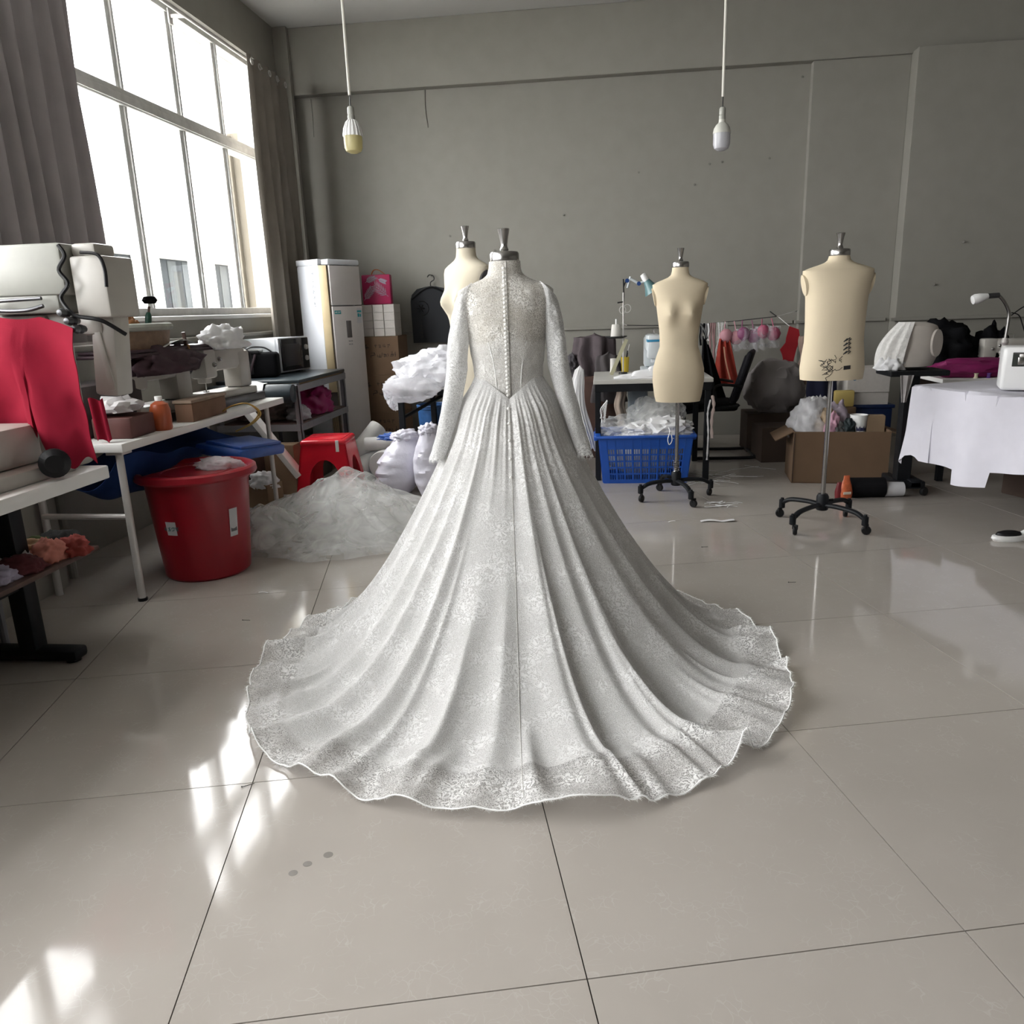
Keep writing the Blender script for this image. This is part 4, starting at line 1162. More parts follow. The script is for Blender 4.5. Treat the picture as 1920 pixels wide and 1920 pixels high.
scrap('dark_cloth', 'dark plum cloth bundle lying on the near cream sewing machine', 'cloth', (-2.36, 4.06, 1.005), (0.20, 0.55), mat('dark_plum_cloth', (0.045, 0.022, 0.03), 0.8, var=0.2), 51, 0.10)
single('paper_sheet', draped(lambda u, v: (-0.10 + 0.2 * u, -0.18 + 0.36 * v, 0.005 + 0.03 * math.sin(PI * v) * u + 0.008 * nz3(u * 3, v * 3, 1)), 12, 16, 0.001), mat('white_paper', (0.80, 0.79, 0.78), 0.8), 'white paper sheet lying on the maroon board', 'paper', (-2.42, 4.20, 1.141))
scrap('white_cloth', 'crumpled white cloth thrown over the far cream machine', 'cloth', (-2.34, 4.72, 1.10), (0.20, 0.42), M_WHITEC, 57, 0.10)
# jar of hand tools in the basket
for k, (nm, lb, dx, dy, h, cc, rr) in enumerate([('screwdriver', 'screwdriver with green handle standing in the woven basket', 0.02, 0.05, 0.20, (0.01, 0.07, 0.045), 0.016),
                                               ('marker_pen', 'yellow-green pen standing in the woven basket', 0.03, 0.0, 0.13, (0.42, 0.42, 0.10), 0.008),
                                               ('scissors_handle', 'dark red scissor handles standing in the woven basket', -0.02, -0.04, 0.15, (0.07, 0.010, 0.016), 0.014)]):
    t = thing(nm, lb, 'tool', (-2.47 + dx, 4.02 + dy, 1.13))
    obj('handle', move(lathe([(0.0, 0.10), (rr * .7, 0.10), (rr, 0.12), (rr * 1.05, h - 0.02), (rr * .6, h), (0.0, h)], 12), (0, 0, 0), (0.12 * (k - 1), 0.1, 0)), mat(nm + '_paint', cc, 0.4), t)
    obj('shaft', move(lathe([(0.004, 0.0), (0.004, 0.11)], 8), (0, 0, 0), (0.12 * (k - 1), 0.1, 0)), M_CHROME, t)
scrap('thread_ball', 'orange brown ball of yarn in the woven basket', 'yarn', (-2.45, 3.88, 1.20), (0.15, 0.15), mat('orange_yarn', (0.30, 0.13, 0.045), 0.9, var=0.2, scale=40), 63, 0.085)
scrap('dark_pincushion', 'dark maroon pincushion at the left side of the woven basket', 'pincushion', (-2.49, 3.79, 1.20), (0.12, 0.12), mat('maroon_felt', (0.06, 0.012, 0.018), 0.9), 64, 0.075)
bk = thing('hand_brush', 'small brush with dark round head leaning out of the basket against the window', 'brush', (-2.52, 4.17, 1.13), 0)
obj('handle', tube([(0, 0, 0), (0.0, 0.09, 0.23)], 0.007, 8), M_WOODD, bk)
obj('head', move(lathe([(0.0, -0.02), (0.03, -0.018), (0.042, 0.0), (0.03, 0.02), (0.0, 0.024)], 16), (0.0, 0.105, 0.265)), M_BLACKC, bk)
pb = thing('paint_brush', 'wooden brush hanging from the right end of the woven basket', 'brush', (-2.36, 4.26, 1.135), 0)
obj('handle', tube([(0.02, 0, 0.08), (0.02, 0.015, 0.0)], 0.012, 8, flat=0.6), M_WOODD, pb)
obj('bristles', tube([(0.02, 0.015, 0.01), (0.02, 0.03, -0.05), (0.02, 0.04, -0.085)], [0.018, 0.022, 0.006], 8, flat=0.5), mat('tan_bristle', (0.34, 0.18, 0.07), 0.8), pb)

# ================================================================== BACK LEFT CORNER
# ---- floor-standing air conditioner turned into the room
ac = thing('air_conditioner', 'tall white floor-standing air conditioner with beige strip in the corner', 'air conditioner', (-2.443, 7.10, 0), math.radians(62))
M_ACW = mat('cool_white_enamel', (0.66, 0.68, 0.72), 0.35, var=0.015)
M_ACF = mat('warm_white_enamel', (0.60, 0.57, 0.555), 0.4, var=0.02)
M_BEIGE = mat('beige_vinyl', (0.50, 0.40, 0.24), 0.5, var=0.06)
obj('body', box(-0.21, 0.21, -0.10, 0.18, 0.03, 1.71, 0.02), M_ACW, ac)
obj('base', box(-0.215, 0.215, -0.17, 0.185, 0.0, 0.05, 0.01), M_ACF, ac)
obj('top_cap', join(box(-0.212, -0.165, -0.10, 0.18, 1.705, 1.755, 0.008), box(-0.17, 0.212, -0.182, 0.18, 1.705, 1.752, 0.012)), M_ACW, ac)
fp = obj('front_panel', join(box(-0.155, 0.21, -0.18, -0.10, 1.36, 1.70, 0.006), box(-0.155, 0.21, -0.18, -0.10, 0.05, 1.352, 0.006)), M_ACF, ac)
sp_ = obj('side_strip', move(box(-0.035, 0.035, -0.012, 0.012, 0.60, 1.70, 0.006), (-0.190, -0.135, 0), (0, 0, -0.95)), M_BEIGE, ac)
obj('side_groove', box(-0.168, -0.150, -0.165, -0.10, 0.05, 1.70), mat('groove_brown', (0.16, 0.13, 0.09), 0.7), ac)
gr = obj('air_outlet', move(box(-0.032, 0.032, -0.004, 0.008, 0.05, 0.60, 0.003), (-0.188, -0.132, 0), (0, 0, -0.95)), mat('outlet_dark', (0.05, 0.042, 0.035), 0.6), ac)
for k in range(6):
    obj('louvre', move(box(-0.026 + 0.0095 * k, -0.0225 + 0.0095 * k, -0.012, -0.004, 0.06, 0.44), (-0.188, -0.132, 0), (0, 0, -0.95)), M_BEIGE, gr)
obj('display', box(-0.005, 0.055, -0.183, -0.176, 1.075, 1.225, 0.002), mat('grey_display', (0.13, 0.12, 0.12), 0.3), fp)
for i in range(2):
    for j in range(3):
        obj('button', box(0.008 + 0.018 * j, 0.018 + 0.018 * j, -0.183, -0.178, 1.01 + 0.028 * i, 1.022 + 0.028 * i, 0.002), mat('grey_button', (0.25, 0.25, 0.26), 0.5), fp)
M_TEAL = mat('teal_print_bright', (0.02, 0.30, 0.33), 0.6)
st = obj('badge', box(-0.135, -0.06, -0.182, -0.178, 1.285, 1.315), M_TEAL, fp, smooth=False)
obj('badge_print', move(glyphs(4, 0.017, 5, w=0.16), (-0.098, -0.1825, 1.30), (PI / 2, 0, 0)), M_WHITEP, st, smooth=False)
st = obj('energy_sticker', box(0.135, 0.195, -0.182, -0.178, 1.20, 1.33), M_LABEL, fp, smooth=False)
obj('sticker_bar', join(box(0.138, 0.192, -0.1826, -0.182, 1.295, 1.312), box(0.142, 0.165, -0.1826, -0.182, 1.255, 1.285), box(0.17, 0.185, -0.1826, -0.182, 1.255, 1.28)), M_TEAL, st, smooth=False)
ck = obj('calligraphy', move(glyphs(6, 0.045, 11, vertical=True, w=0.10), (-0.2112, -0.03, 1.50), (PI / 2, 0, -PI / 2)), mat('pale_grey_print', (0.25, 0.27, 0.28), 0.6), ac, smooth=False)

# ---- grey steel rack with microwave
rk = thing('steel_rack', 'grey angle-steel rack with dark mat top beside the air conditioner', 'rack', (-2.22, 5.55, 0))
for x in (-0.64, -0.035):
    for y in (0.0, 1.05):
        obj('leg', join(box(x, x + 0.035, y, y + 0.006, 0, 0.80), box(x + (0.029 if x > -0.3 else 0), x + (0.035 if x > -0.3 else 0.006), y, y + 0.04, 0, 0.80)), M_STEELG, rk, smooth=False)
for z, nm in ((0.77, 'upper_shelf'), (0.48, 'lower_shelf')):
    obj(nm, box(-0.63, -0.01, 0.008, 1.08, z, z + 0.028, 0.003), M_WOODD if z < 0.7 else mat('chipboard', (0.24, 0.15, 0.08), 0.8, var=0.2, scale=40), rk, smooth=False)
    obj('rail', box(-0.66, 0.005, -0.008, 0.006, z - 0.03, z + 0.02, 0.002), M_STEELG, rk, smooth=False)
    obj('rail', box(-0.008, 0.006, -0.008, 1.095, z - 0.03, z + 0.02, 0.002), M_STEELG, rk, smooth=False)
M_MAT = mat('dark_green_black_mat', (0.018, 0.028, 0.034), 0.35, var=0.15)
obj('mat', box(-0.64, 0.004, 0.02, 1.09, 0.80, 0.826, 0.008), M_MAT, rk)
rl = thing('fabric_roll', 'dark rolled mat lying along the front of the steel rack', 'roll', (-2.52, 5.50, 0.735))
obj('roll', move(lathe([(0.0, -0.36), (0.068, -0.355), (0.07, -0.34), (0.07, 0.27), (0.066, 0.285), (0.0, 0.29)], 24), (0, 0, 0), (0, PI / 2, 0)), M_MAT, rl)
nt2 = thing('paper_note', 'white paper note with thread draped over the dark roll', 'paper', (-2.51, 5.47, 0.80))
obj('note', draped(lambda u, v: (-0.075 + 0.15 * u * (1 - 0.0 * v), -0.055 + 0.11 * v, 0.012 + 0.02 * math.sin(PI * u) * (1 - abs(2 * v - 1)) - 0.15 * max(0, 0.35 - v) ** 1.0), 12, 12, 0.001), mat('white_paper', (0.8, 0.79, 0.78), 0.8), nt2)
obj('thread', tube(spline([(0.01, -0.056, -0.04), (0.014, -0.075, -0.08), (0.02, -0.08, -0.13)]), 0.002, 5), M_THREAD, nt2)

mw = thing('microwave', 'silver microwave oven with black door on the steel rack', 'microwave', (-2.68, 6.36, 0.826), math.radians(80))
obj('body', box(-0.22, 0.22, -0.12, 0.17, 0.015, 0.285, 0.006), mat('silver_enamel', (0.50, 0.52, 0.54), 0.3, 0.2, var=0.02), mw)
obj('front_frame', box(-0.222, 0.222, -0.15, -0.12, 0.013, 0.287, 0.005), mat('silver_trim', (0.55, 0.57, 0.60), 0.25, 0.4), mw)
dr = obj('door', box(-0.195, 0.115, -0.160, -0.149, 0.025, 0.278, 0.004), mat('black_glass', (0.010, 0.009, 0.012), 0.12), mw)
obj('door_window', box(-0.16, 0.08, -0.1615, -0.159, 0.06, 0.235, 0.001), mat('smoked_mesh', (0.022, 0.020, 0.025), 0.3), dr)
cp_ = obj('control_panel', box(0.120, 0.216, -0.160, -0.149, 0.025, 0.278, 0.003), M_BLACKP, mw)
for z in (0.11, 0.20):
    obj('knob', move(lathe([(0.0, 0), (0.022, 0), (0.020, 0.014), (0.0, 0.016)], 18), (0.168, -0.160, z), (PI / 2, 0, 0)), M_PALEST, cp_)
for x in (-0.17, 0.17):
    obj('foot', box(x - 0.02, x + 0.02, -0.10, 0.12, 0.0, 0.016), M_BLACKP, mw)
bg_ = thing('lunch_bag', 'black zipped cool bag in front of the microwave', 'bag', (-2.655, 5.92, 0.826), 0.25)
obj('body', box(-0.145, 0.145, -0.09, 0.10, 0, 0.19, 0.03, 3), M_BLACKC, bg_)
obj('lid', join(box(-0.148, 0.02, -0.092, 0.102, 0.185, 0.212, 0.012), tube(spline([(-0.10, -0.05, 0.205), (-0.05, -0.055, 0.232), (0.05, -0.05, 0.228), (0.11, -0.045, 0.19)]), 0.007, 6)), mat('black_leatherette', (0.02, 0.02, 0.022), 0.3), bg_)
obj('strap', tube(spline([(-0.01, -0.094, 0.18), (-0.03, -0.105, 0.12), (-0.06, -0.10, 0.04), (-0.08, -0.094, 0.01)]), 0.009, 6, flat=0.35), mat('plum_strap', (0.03, 0.016, 0.022), 0.8), bg_)
obj('front_pocket', box(-0.12, -0.035, -0.096, -0.088, 0.03, 0.15, 0.004), mat('black_leatherette', (0.02, 0.02, 0.022), 0.3), bg_)
# on the lower shelf and under the rack
scrap('plastic_bag', 'magenta plastic bag on the lower shelf of the steel rack', 'bag', (-2.36, 6.20, 0.51), (0.28, 0.36), mat('magenta_film', (0.24, 0.008, 0.085), 0.4, var=0.15), 71, 0.17)
scrap('plastic_bag', 'small white plastic bag on the lower shelf behind the rack leg', 'bag', (-2.32, 5.78, 0.51), (0.15, 0.18), mat('grey_film', (0.35, 0.34, 0.36), 0.4), 72, 0.08)
scrap('cloth_bundle', 'dark cloth bundle at the left of the lower rack shelf', 'cloth', (-2.62, 5.80, 0.51), (0.34, 0.30), mat('dark_taupe_cloth', (0.10, 0.08, 0.07), 0.9), 73, 0.10)
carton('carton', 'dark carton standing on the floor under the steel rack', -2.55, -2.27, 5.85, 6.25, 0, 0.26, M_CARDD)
carton('carton', 'brown carton under the rear of the steel rack', -2.60, -2.28, 6.30, 6.60, 0, 0.25, M_CARD)

# ---- cardboard by the bench end
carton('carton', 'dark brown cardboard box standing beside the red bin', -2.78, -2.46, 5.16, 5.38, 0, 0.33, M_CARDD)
carton('carton', 'tan cardboard box behind the dark brown box near the rack', -2.52, -2.24, 5.40, 5.545, 0, 0.365, M_CARD2)
bxs = carton('carton', 'small open carton with white crumpled cloth between the bin and the red stool', -2.42, -2.24, 4.98, 5.13, 0, 0.17, M_CARD2, rotz=-0.35, open_top=True, flaps=False)
scrap('white_cloth', 'crumpled white patterned cloth stuffed in the small open carton', 'cloth', (-2.33, 5.05, 0.135), (0.19, 0.16), M_WHITEC, 75, 0.075)

# ---- red plastic stool
stl = thing('plastic_stool', 'bright red plastic stool with arched sides behind the tulle heap', 'stool', (-1.97, 5.40, 0), 0.10)
def stool_side(nx, ny):
    # one side panel with an arched opening, splaying outwards towards the floor
    n = 20
    prof_out, prof_in = [], []
    V, F = [], []
    top_w, bot_w = 0.158, 0.215
    H = 0.40
    def pt(u, z, inset=0.0):
        k = z / H
        w = bot_w + (top_w - bot_w) * k
        d = w - inset
        x = u * w
        return (x, -d, z)
    outline = [(-1, 0), (-1, H), (1, H), (1, 0), (0.56, 0)] + [(0.56 * math.cos(a), 0.16 + 0.13 * math.sin(a)) for a in [PI * q / 14 for q in range(15)]] + [(-0.56, 0)]
    o1 = [pt(u, z) for u, z in outline]; o2 = [pt(u, z, 0.012) for u, z in outline]
    m_ = len(o1)
    V = o1 + o2
    # left leg, right leg and bridge as quads strips
    arch = list(range(4, m_))
    tris = []
    # strip between outer edges and the arch
    L = len(arch)
    outer = []
    for q in range(L):
        u, z = outline[4 + q]
        outer.append(q)
    W, G = [], []
    for q in range(L):
        u, z = outline[4 + q]
        if q < 2: oo = (1, 0 if q == 0 else 0.16)
        elif q > L - 3: oo = (-1, 0 if q == L - 1 else 0.16)
        else:
            a = math.atan2(z - 0.16 + 0.05, u / 0.56 * 0.3)
            tx = math.cos(a); tz = math.sin(a)
            oo = (max(-1, min(1, 2.2 * tx)), min(H, 0.16 + 0.5 * tz))
        W += [pt(u, z), pt(*oo), pt(u, z, 0.012), pt(*oo, 0.012)]
    for q in range(L - 1):
        a, b = 4 * q, 4 * (q + 1)
        G += [(a, a + 1, b + 1, b), (a + 2, b + 2, b + 3, a + 3), (a, b, b + 2, a + 2), (a + 1, a + 3, b + 3, b + 1)]
    return W, G
for k in range(4):
    obj('side_leg', move(stool_side(0, 0), (0, 0, 0), (0, 0, k * PI / 2)), M_STOOL, stl)
obj('seat', join(box(-0.166, 0.166, -0.166, 0.166, 0.385, 0.43, 0.024, 3), box(-0.135, 0.135, -0.135, 0.135, 0.428, 0.434, 0.004)), M_STOOL, stl)
obj('sticker', box(0.09, 0.112, -0.172, -0.164, 0.345, 0.425, 0.001), M_WHITEP, stl, smooth=False)

# ---- cartons, tissue boxes and pink bag stacked against the back wall
for k in range(3):
    carton('carton', ['bottom brown carton of the stack right of the air conditioner', 'middle brown carton of the stack right of the air conditioner', 'top brown carton of the stack under the white boxes'][k],
           -2.27, -1.90, 7.30, 7.68, 0.355 * k, 0.355 * (k + 1), M_CARD, rotz=0.02 * (k - 1), flaps=(k == 2), marks=[(0.03, 0.27, 'A090', 0.04), (0.03, 0.19, 'TSCA', 0.06), (-0.12, 0.26, 'M', 0.07)], group='brown cartons right of the air conditioner')
M_TISS = mat('white_carton', (0.52, 0.49, 0.46), 0.8, var=0.05, scale=30)
first = None
names_r = ['bottom', 'second', 'third', 'top']
for r in range(4):
    for c in range(3):
        o = obj('tissue_box', box(-0.0495, 0.0495, -0.12, 0.12, 0, 0.0715, 0.003), M_TISS, None, smooth=False) if first is None else inst(first)
        first = first or o
        o.location = (-2.185 + 0.105 * c, 7.46, 1.069 + 0.0725 * r)
        tag(o, 'small white box, %s column of the %s row under the pink bag' % (['left', 'middle', 'right'][c], names_r[r]), 'box', 'small white boxes under the pink bag')
pbg = thing('gift_bag', 'pink paper bag with white palm-leaf print on the small white boxes', 'bag', (-2.10, 7.45, 1.36))
obj('body', move(box(-0.135, 0.135, -0.05, 0.05, 0, 0.27, 0.012), (0, 0, 0), (0, 0, 0.08)), mat('pink_paper', (0.33, 0.008, 0.070), 0.5, var=0.1), pbg)
M_PALM = mat('palm_print', (0.42, 0.40, 0.48), 0.6)
def palm(cx, cz, ang, L, flip=1):
    parts = []
    d = (math.cos(ang), math.sin(ang))
    parts.append(tube([(cx, -0.0515, cz), (cx + d[0] * L, -0.0515, cz + d[1] * L)], 0.0016, 4))
    for q in range(7):
        t = 0.15 + 0.12 * q
        bx, bz = cx + d[0] * L * t, cz + d[1] * L * t
        for s in (-1, 1):
            a2 = ang + s * 0.75
            l2 = L * 0.42 * (1 - 0.4 * abs(t - 0.5))
            ex, ez = bx + math.cos(a2) * l2, bz + math.sin(a2) * l2
            ex = max(-0.128, min(0.128, ex)); ez = max(0.02, min(0.262, ez))
            parts.append(tube([(bx, -0.0515, bz), ((bx + ex) / 2, -0.052, (bz + ez) / 2), (ex, -0.0515, ez)], [0.001, 0.004, 0.0008], 4, flat=1))
    return join(*parts)
obj('leaf_print', move(join(palm(-0.10, 0.20, 0.5, 0.11), palm(0.11, 0.07, 2.45, 0.17), palm(-0.12, 0.04, 0.9, 0.13), palm(0.02, 0.23, -0.4, 0.08)), (0, 0, 0), (0, 0, 0.08)), M_PALM, pbg, smooth=False)
obj('handle', tube(spline([(-0.05, 0.0, 0.265), (-0.02, -0.01, 0.31), (0.03, -0.01, 0.31), (0.09, 0.0, 0.265)]), 0.009, 6, flat=0.4), mat('orange_ribbon', (0.40, 0.10, 0.02), 0.6), pbg)

# ---- black garment cover on a hanger
gb = thing('garment_cover', 'black garment cover on a hanger hooked on the back wall', 'garment cover', (-1.66, YB - 0.045, 0.98))
def gb_pts():
    out = [(-0.205, 0.0), (0.205, 0.0), (0.205, 0.40), (0.19, 0.47), (0.14, 0.515), (0.05, 0.535), (-0.05, 0.535), (-0.14, 0.515), (-0.195, 0.46), (-0.21, 0.40)]
    return out
obj('cover', move(prism(gb_pts(), -0.012, 0.012), (0, 0, 0), (PI / 2, 0, 0)), mat('black_nonwoven', (0.016, 0.018, 0.022), 0.8, var=0.1), gb)
hg = obj('hanger', join(tube(spline([(0.0, 0.0, 0.53), (0.0, 0, 0.575), (0.035, 0, 0.60), (0.028, 0, 0.635), (-0.01, 0, 0.645), (-0.03, 0, 0.625)]), 0.005, 7), tube(spline([(-0.20, -0.014, 0.42), (-0.09, -0.016, 0.50), (0.0, -0.016, 0.53), (0.09, -0.016, 0.50), (0.20, -0.014, 0.42)]), 0.011, 7)), M_BLACKP, gb)
obj('emblem', join(tube([(-0.10 + 0.07 * math.cos(a), -0.0135, 0.33 + 0.07 * math.sin(a)) for a in [-1.6 + q * 0.32 for q in range(12)]], 0.004, 4),
                   *[tube([(-0.11, -0.0135, 0.33), (-0.11 + 0.04 * math.cos(a), -0.0135, 0.33 + 0.04 * math.sin(a))], 0.006, 4) for a in [q * PI / 3 for q in range(6)]],
                   *[box(-0.125, -0.105, -0.0135, -0.0115, 0.05 + 0.035 * q, 0.07 + 0.035 * q) for q in range(5)]), mat('black_gloss_print', (0.004, 0.004, 0.005), 0.3), gb, smooth=False)
tag(obj('wall_hook', move(join(tube([(0, 0.0, 0), (0, -0.05, 0)], 0.005, 6), lathe([(0, -0.002), (0.014, 0), (0, 0.004)], 8)), (-1.655, YB, 0.98 + 0.64)), M_CRACK), 'dark hook holding the black garment cover', 'hook')

# ================================================================== BEHIND THE GOWN, LEFT
# black square-tube frame with plastic-wrapped cloth on it
bf = thing('black_frame_table', 'black square-tube table frame behind the gown holding white plastic', 'table', (-1.30, 5.98, 0))
for x, y in ((-0.21, -0.2), (0.34, -0.2), (-0.07, 0.30), (0.34, 0.30)):
    obj('leg', box(x - 0.021, x + 0.021, y - 0.021, y + 0.021, 0, 0.71, 0.003), M_BLACKM, bf, smooth=False)
obj('top_frame', join(box(-0.23, 0.36, -0.222, -0.18, 0.67, 0.71, 0.003), box(-0.23, 0.36, 0.28, 0.322, 0.67, 0.71, 0.003), box(-0.231, -0.19, -0.2, 0.3, 0.672, 0.708, 0.003), box(0.32, 0.361, -0.2, 0.3, 0.672, 0.708, 0.003)), M_BLACKM, bf, smooth=False)
obj('tabletop', box(-0.22, 0.35, -0.21, 0.31, 0.71, 0.725, 0.003), M_LAM, bf, smooth=False)
obj('brace', tube([(-0.21, -0.19, 0.50), (0.02, 0.25, 0.62)], 0.014, 6), M_BLACKM, bf, smooth=False)
pw = thing('plastic_wrap', 'white translucent plastic wrap heaped on the black table frame and hanging over its left side', 'plastic wrap', (-1.28, 5.98, 0.725))
obj('heap', blob((0.02, 0.0, 0.10), (0.30, 0.24, 0.16), 61, 0.30, 1.5, 5, floor=0.002, ridge=0.16, crump=0.06), M_POLY, pw)
obj('heap', blob((0.10, 0.0, 0.16), (0.22, 0.18, 0.12), 62, 0.30, 1.5, 5, floor=0.002, ridge=0.16, crump=0.06), M_POLY, pw)
obj('hanging_fold', blob((-0.30, -0.10, -0.035), (0.075, 0.13, 0.115), 63, 0.20, 1.6, 5, ridge=0.14, crump=0.08), M_POLY, pw)
obj('hanging_fold', blob((-0.12, -0.255, 0.0), (0.20, 0.04, 0.09), 64, 0.20, 1.6, 4, ridge=0.14, crump=0.08), M_POLY, pw)
scrap('wrapped_cloth', 'white wrapped cloth bundle under the plastic on the black frame', 'cloth', (-1.12, 6.0, 0.725), (0.36, 0.36), M_WHITEC, 81, 0.15)
def bucket(name, label, loc, r, h, material, band=None, lid=None):
    t = thing(name, label, 'bucket', loc)
    obj('body', lathe([(0.0, 0.0), (r * 0.86, 0.0), (r * 0.88, 0.008), (r, h - 0.03), (r * 1.04, h - 0.025), (r * 1.04, h), (r * 0.98, h), (r * 0.84, 0.02), (0, 0.02)], 32), material, t)
    if band: obj('label_band', lathe([(r * 0.95 + 0.002, h * 0.55), (r * 0.985 + 0.002, h * 0.88)], 32, cap=False), band, t)
    obj('rim', tube([(r * 1.02 * math.cos(a), r * 1.02 * math.sin(a), h) for a in [2 * PI * q / 32 for q in range(32)]], 0.008, 6, closed=True), lid or material, t)
    return t
bucket('paint_bucket', 'blue patterned bucket standing under the black table frame', (-1.40, 6.45, 0), 0.14, 0.52, mat('blue_print_plastic', (0.02, 0.08, 0.22), 0.5, var=0.4, scale=14))
bucket('paint_bucket', 'tan bucket with teal band beside the gown sleeve', (-1.13, 6.42, 0), 0.15, 0.62, mat('tan_plastic', (0.42, 0.30, 0.19), 0.5), band=mat('teal_band', (0.01, 0.16, 0.20), 0.4))
# white sacks
def sack(label, loc, r, h, seed, tilt=0.0, tie=True):
    t = thing('sack', label, 'sack', loc, seed * 0.7, 'white filled sacks beside the gown')
    rings = []
    n = 44
    for j in range(30):
        v = j / 29
        k = math.sin(PI * min(1, 0.12 + v * 0.86)) ** 0.55 if v < 0.8 else 0.73 - 0.30 * ((v - 0.8) / 0.2)
        rings.append([((r * k * (1 + 0.10 * nz3(math.cos(2 * PI * i / n) * 1.5 + seed, math.sin(2 * PI * i / n) * 1.5, v * 4) + 0.06 * math.sin(v * 34 + 3 * nz3(math.cos(2 * PI * i / n), math.sin(2 * PI * i / n), v * 6 + seed, 2)) * (v > 0.1)) * math.cos(2 * PI * i / n)) + tilt * v * h,
                       r * 0.85 * k * (1 + 0.10 * nz3(math.cos(2 * PI * i / n) * 1.5 + seed + 9, math.sin(2 * PI * i / n) * 1.5, v * 4)) * math.sin(2 * PI * i / n), v * h) for i in range(n)])
    obj('bag', loft(rings), mat('lilac_white_film', (0.74, 0.73, 0.82), 0.35, var=0.04, scale=12, bump=0.25, bscale=45, trans=0.15), t)
    if tie: obj('neck', move(blob((0, 0, 0), (r * 0.50, r * 0.44, 0.045), seed + 3, 0.35, 2.4, 4, ridge=0.2), (tilt * h, 0, h + 0.005)), mat('lilac_white_film', (0.74, 0.73, 0.82)), t, angle=2.5)
    return t
sack('puffy white plastic sack leaning left beside the red stool', (-1.50, 5.45, 0), 0.185, 0.40, 1, 0.25)
sack('wrinkled white plastic sack standing next to the gown skirt', (-1.21, 5.33, 0), 0.140, 0.47, 2, 0.0)
scrap('blue_string', 'tangle of blue string on the sacks beside the black frame', 'string', (-1.55, 5.72, 0.35), (0.20, 0.10), mat('blue_string_col', (0.012, 0.07, 0.30), 0.6), 85, 0.03, ridge=0.5)
# white rolls of interlining
def froll(label, a, b, r, seed):
    t = thing('fabric_roll', label, 'roll', a, 0, 'white rolls on the floor by the air conditioner')
    d = Vector(b) - Vector(a)
    L = d.length
    q = d.to_track_quat('Z', 'Y')
    v = lathe([(0.02, 0.0), (r * 0.96, 0.0), (r, 0.01), (r, L - 0.01), (r * 0.96, L), (0.02, L), (0.02, L - 0.03)], 28, cap=True)
    v = ([tuple(q @ Vector(p)) for p in v[0]], v[1])
    obj('roll', v, mat('white_interlining', (0.58, 0.57, 0.55), 0.8, var=0.03), t)
    return t
froll('white cloth roll propped up against the other rolls near the air conditioner', (-2.08, 6.05, 0.07), (-1.86, 6.32, 0.36), 0.075, 1)
froll('thick white cloth roll lying end-on behind the sacks', (-1.72, 5.88, 0.115), (-1.72, 6.45, 0.115), 0.115, 2)
froll('thin white cloth roll lying on top of the thick roll', (-1.88, 5.98, 0.27), (-1.62, 6.02, 0.275), 0.055, 3)
froll('white cloth roll lying on the floor left of the thick roll', (-1.92, 5.80, 0.085), (-1.90, 6.30, 0.085), 0.085, 4)
single('plastic_sheet', draped(lambda u, v: (-0.30 + 0.6 * u, -0.18 + 0.36 * v, 0.10 + 0.16 * math.exp(-((u - .45) / .4) ** 2 - ((v - .5) / .45) ** 2) + 0.03 * nz3(u * 5, v * 5, 8)), 30, 20, 0.002), M_POLY, 'clear plastic sheet crumpled behind the white rolls', 'plastic sheet', (-1.85, 6.72, 0))

# ---- heap of tulle on the floor
def tulle_layer(seed, cx, cy, ax, ay, H, rot, n=70, lift=0.0):
    c, s = math.cos(rot), math.sin(rot)
    def fn(u, v):
        a = 2 * PI * u
        rr = v ** 0.8
        out = 1 + 0.22 * nz3(math.cos(a) * 1.6 + seed, math.sin(a) * 1.6, 0.5) + 0.08 * nz3(math.cos(a) * 5 + seed, math.sin(a) * 5, 1.5)
        x, y = ax * rr * out * math.cos(a), ay * rr * out * math.sin(a)
        base = (1 - rr ** 2.2)
        ra = seed * 0.9
        xr, yr = x * math.cos(ra) + y * math.sin(ra), -x * math.sin(ra) + y * math.cos(ra)
        f1 = nz3(x * 2.2 + seed, y * 2.2, seed * 1.3); f2 = 1 - 2.2 * abs(nz3(xr * 2.0 + seed * 2, yr * 8.0, seed)); f3 = 1 - 2.2 * abs(nz3(xr * 4.0 + seed, yr * 17.0, seed * 2))
        z = H * base * (0.80 + 0.45 * f1) + (0.030 * f2 + 0.011 * f3) * (0.35 + 0.65 * base) * min(1, (1 - rr) * 6 + 0.15)
        return cx + c * x - s * y, cy + s * x + c * y, max(0.003, z + lift * base + 0.004 * seed)
    return grid(fn, n * 2, 56)
tl = thing('tulle_heap', 'large heap of white tulle lying on the floor left of the gown', 'tulle', (-1.64, 4.40, 0))
for k, (sd, cx, cy, ax, ay, H, rt) in enumerate([(1, 0.10, 0.12, 0.66, 0.50, 0.26, 0.2), (2, 0.05, 0.05, 0.60, 0.46, 0.30, -0.3), (3, -0.02, 0.20, 0.62, 0.40, 0.24, 0.5), (4, 0.10, -0.26, 0.52, 0.34, 0.05, 0.15), (5, 0.2, 0.0, 0.5, 0.5, 0.22, 1.0), (6, -0.02, -0.32, 0.34, 0.24, 0.07, -0.2)]):
    obj('tulle_layer', tulle_layer(sd, cx, cy, ax, ay, H, rt), M_TULLE, tl, angle=3.0)
tl2 = thing('tulle_heap', 'rounded bundle of tulle lying between the red bin and the large heap', 'tulle', (-1.90, 4.12, 0))
for k in range(3):
    obj('tulle_layer', tulle_layer(11 + k, 0.0, 0.02 * k, 0.26 - 0.02 * k, 0.20, 0.20 - 0.02 * k, 0.3 * k, n=50), M_TULLE, tl2, angle=3.0)

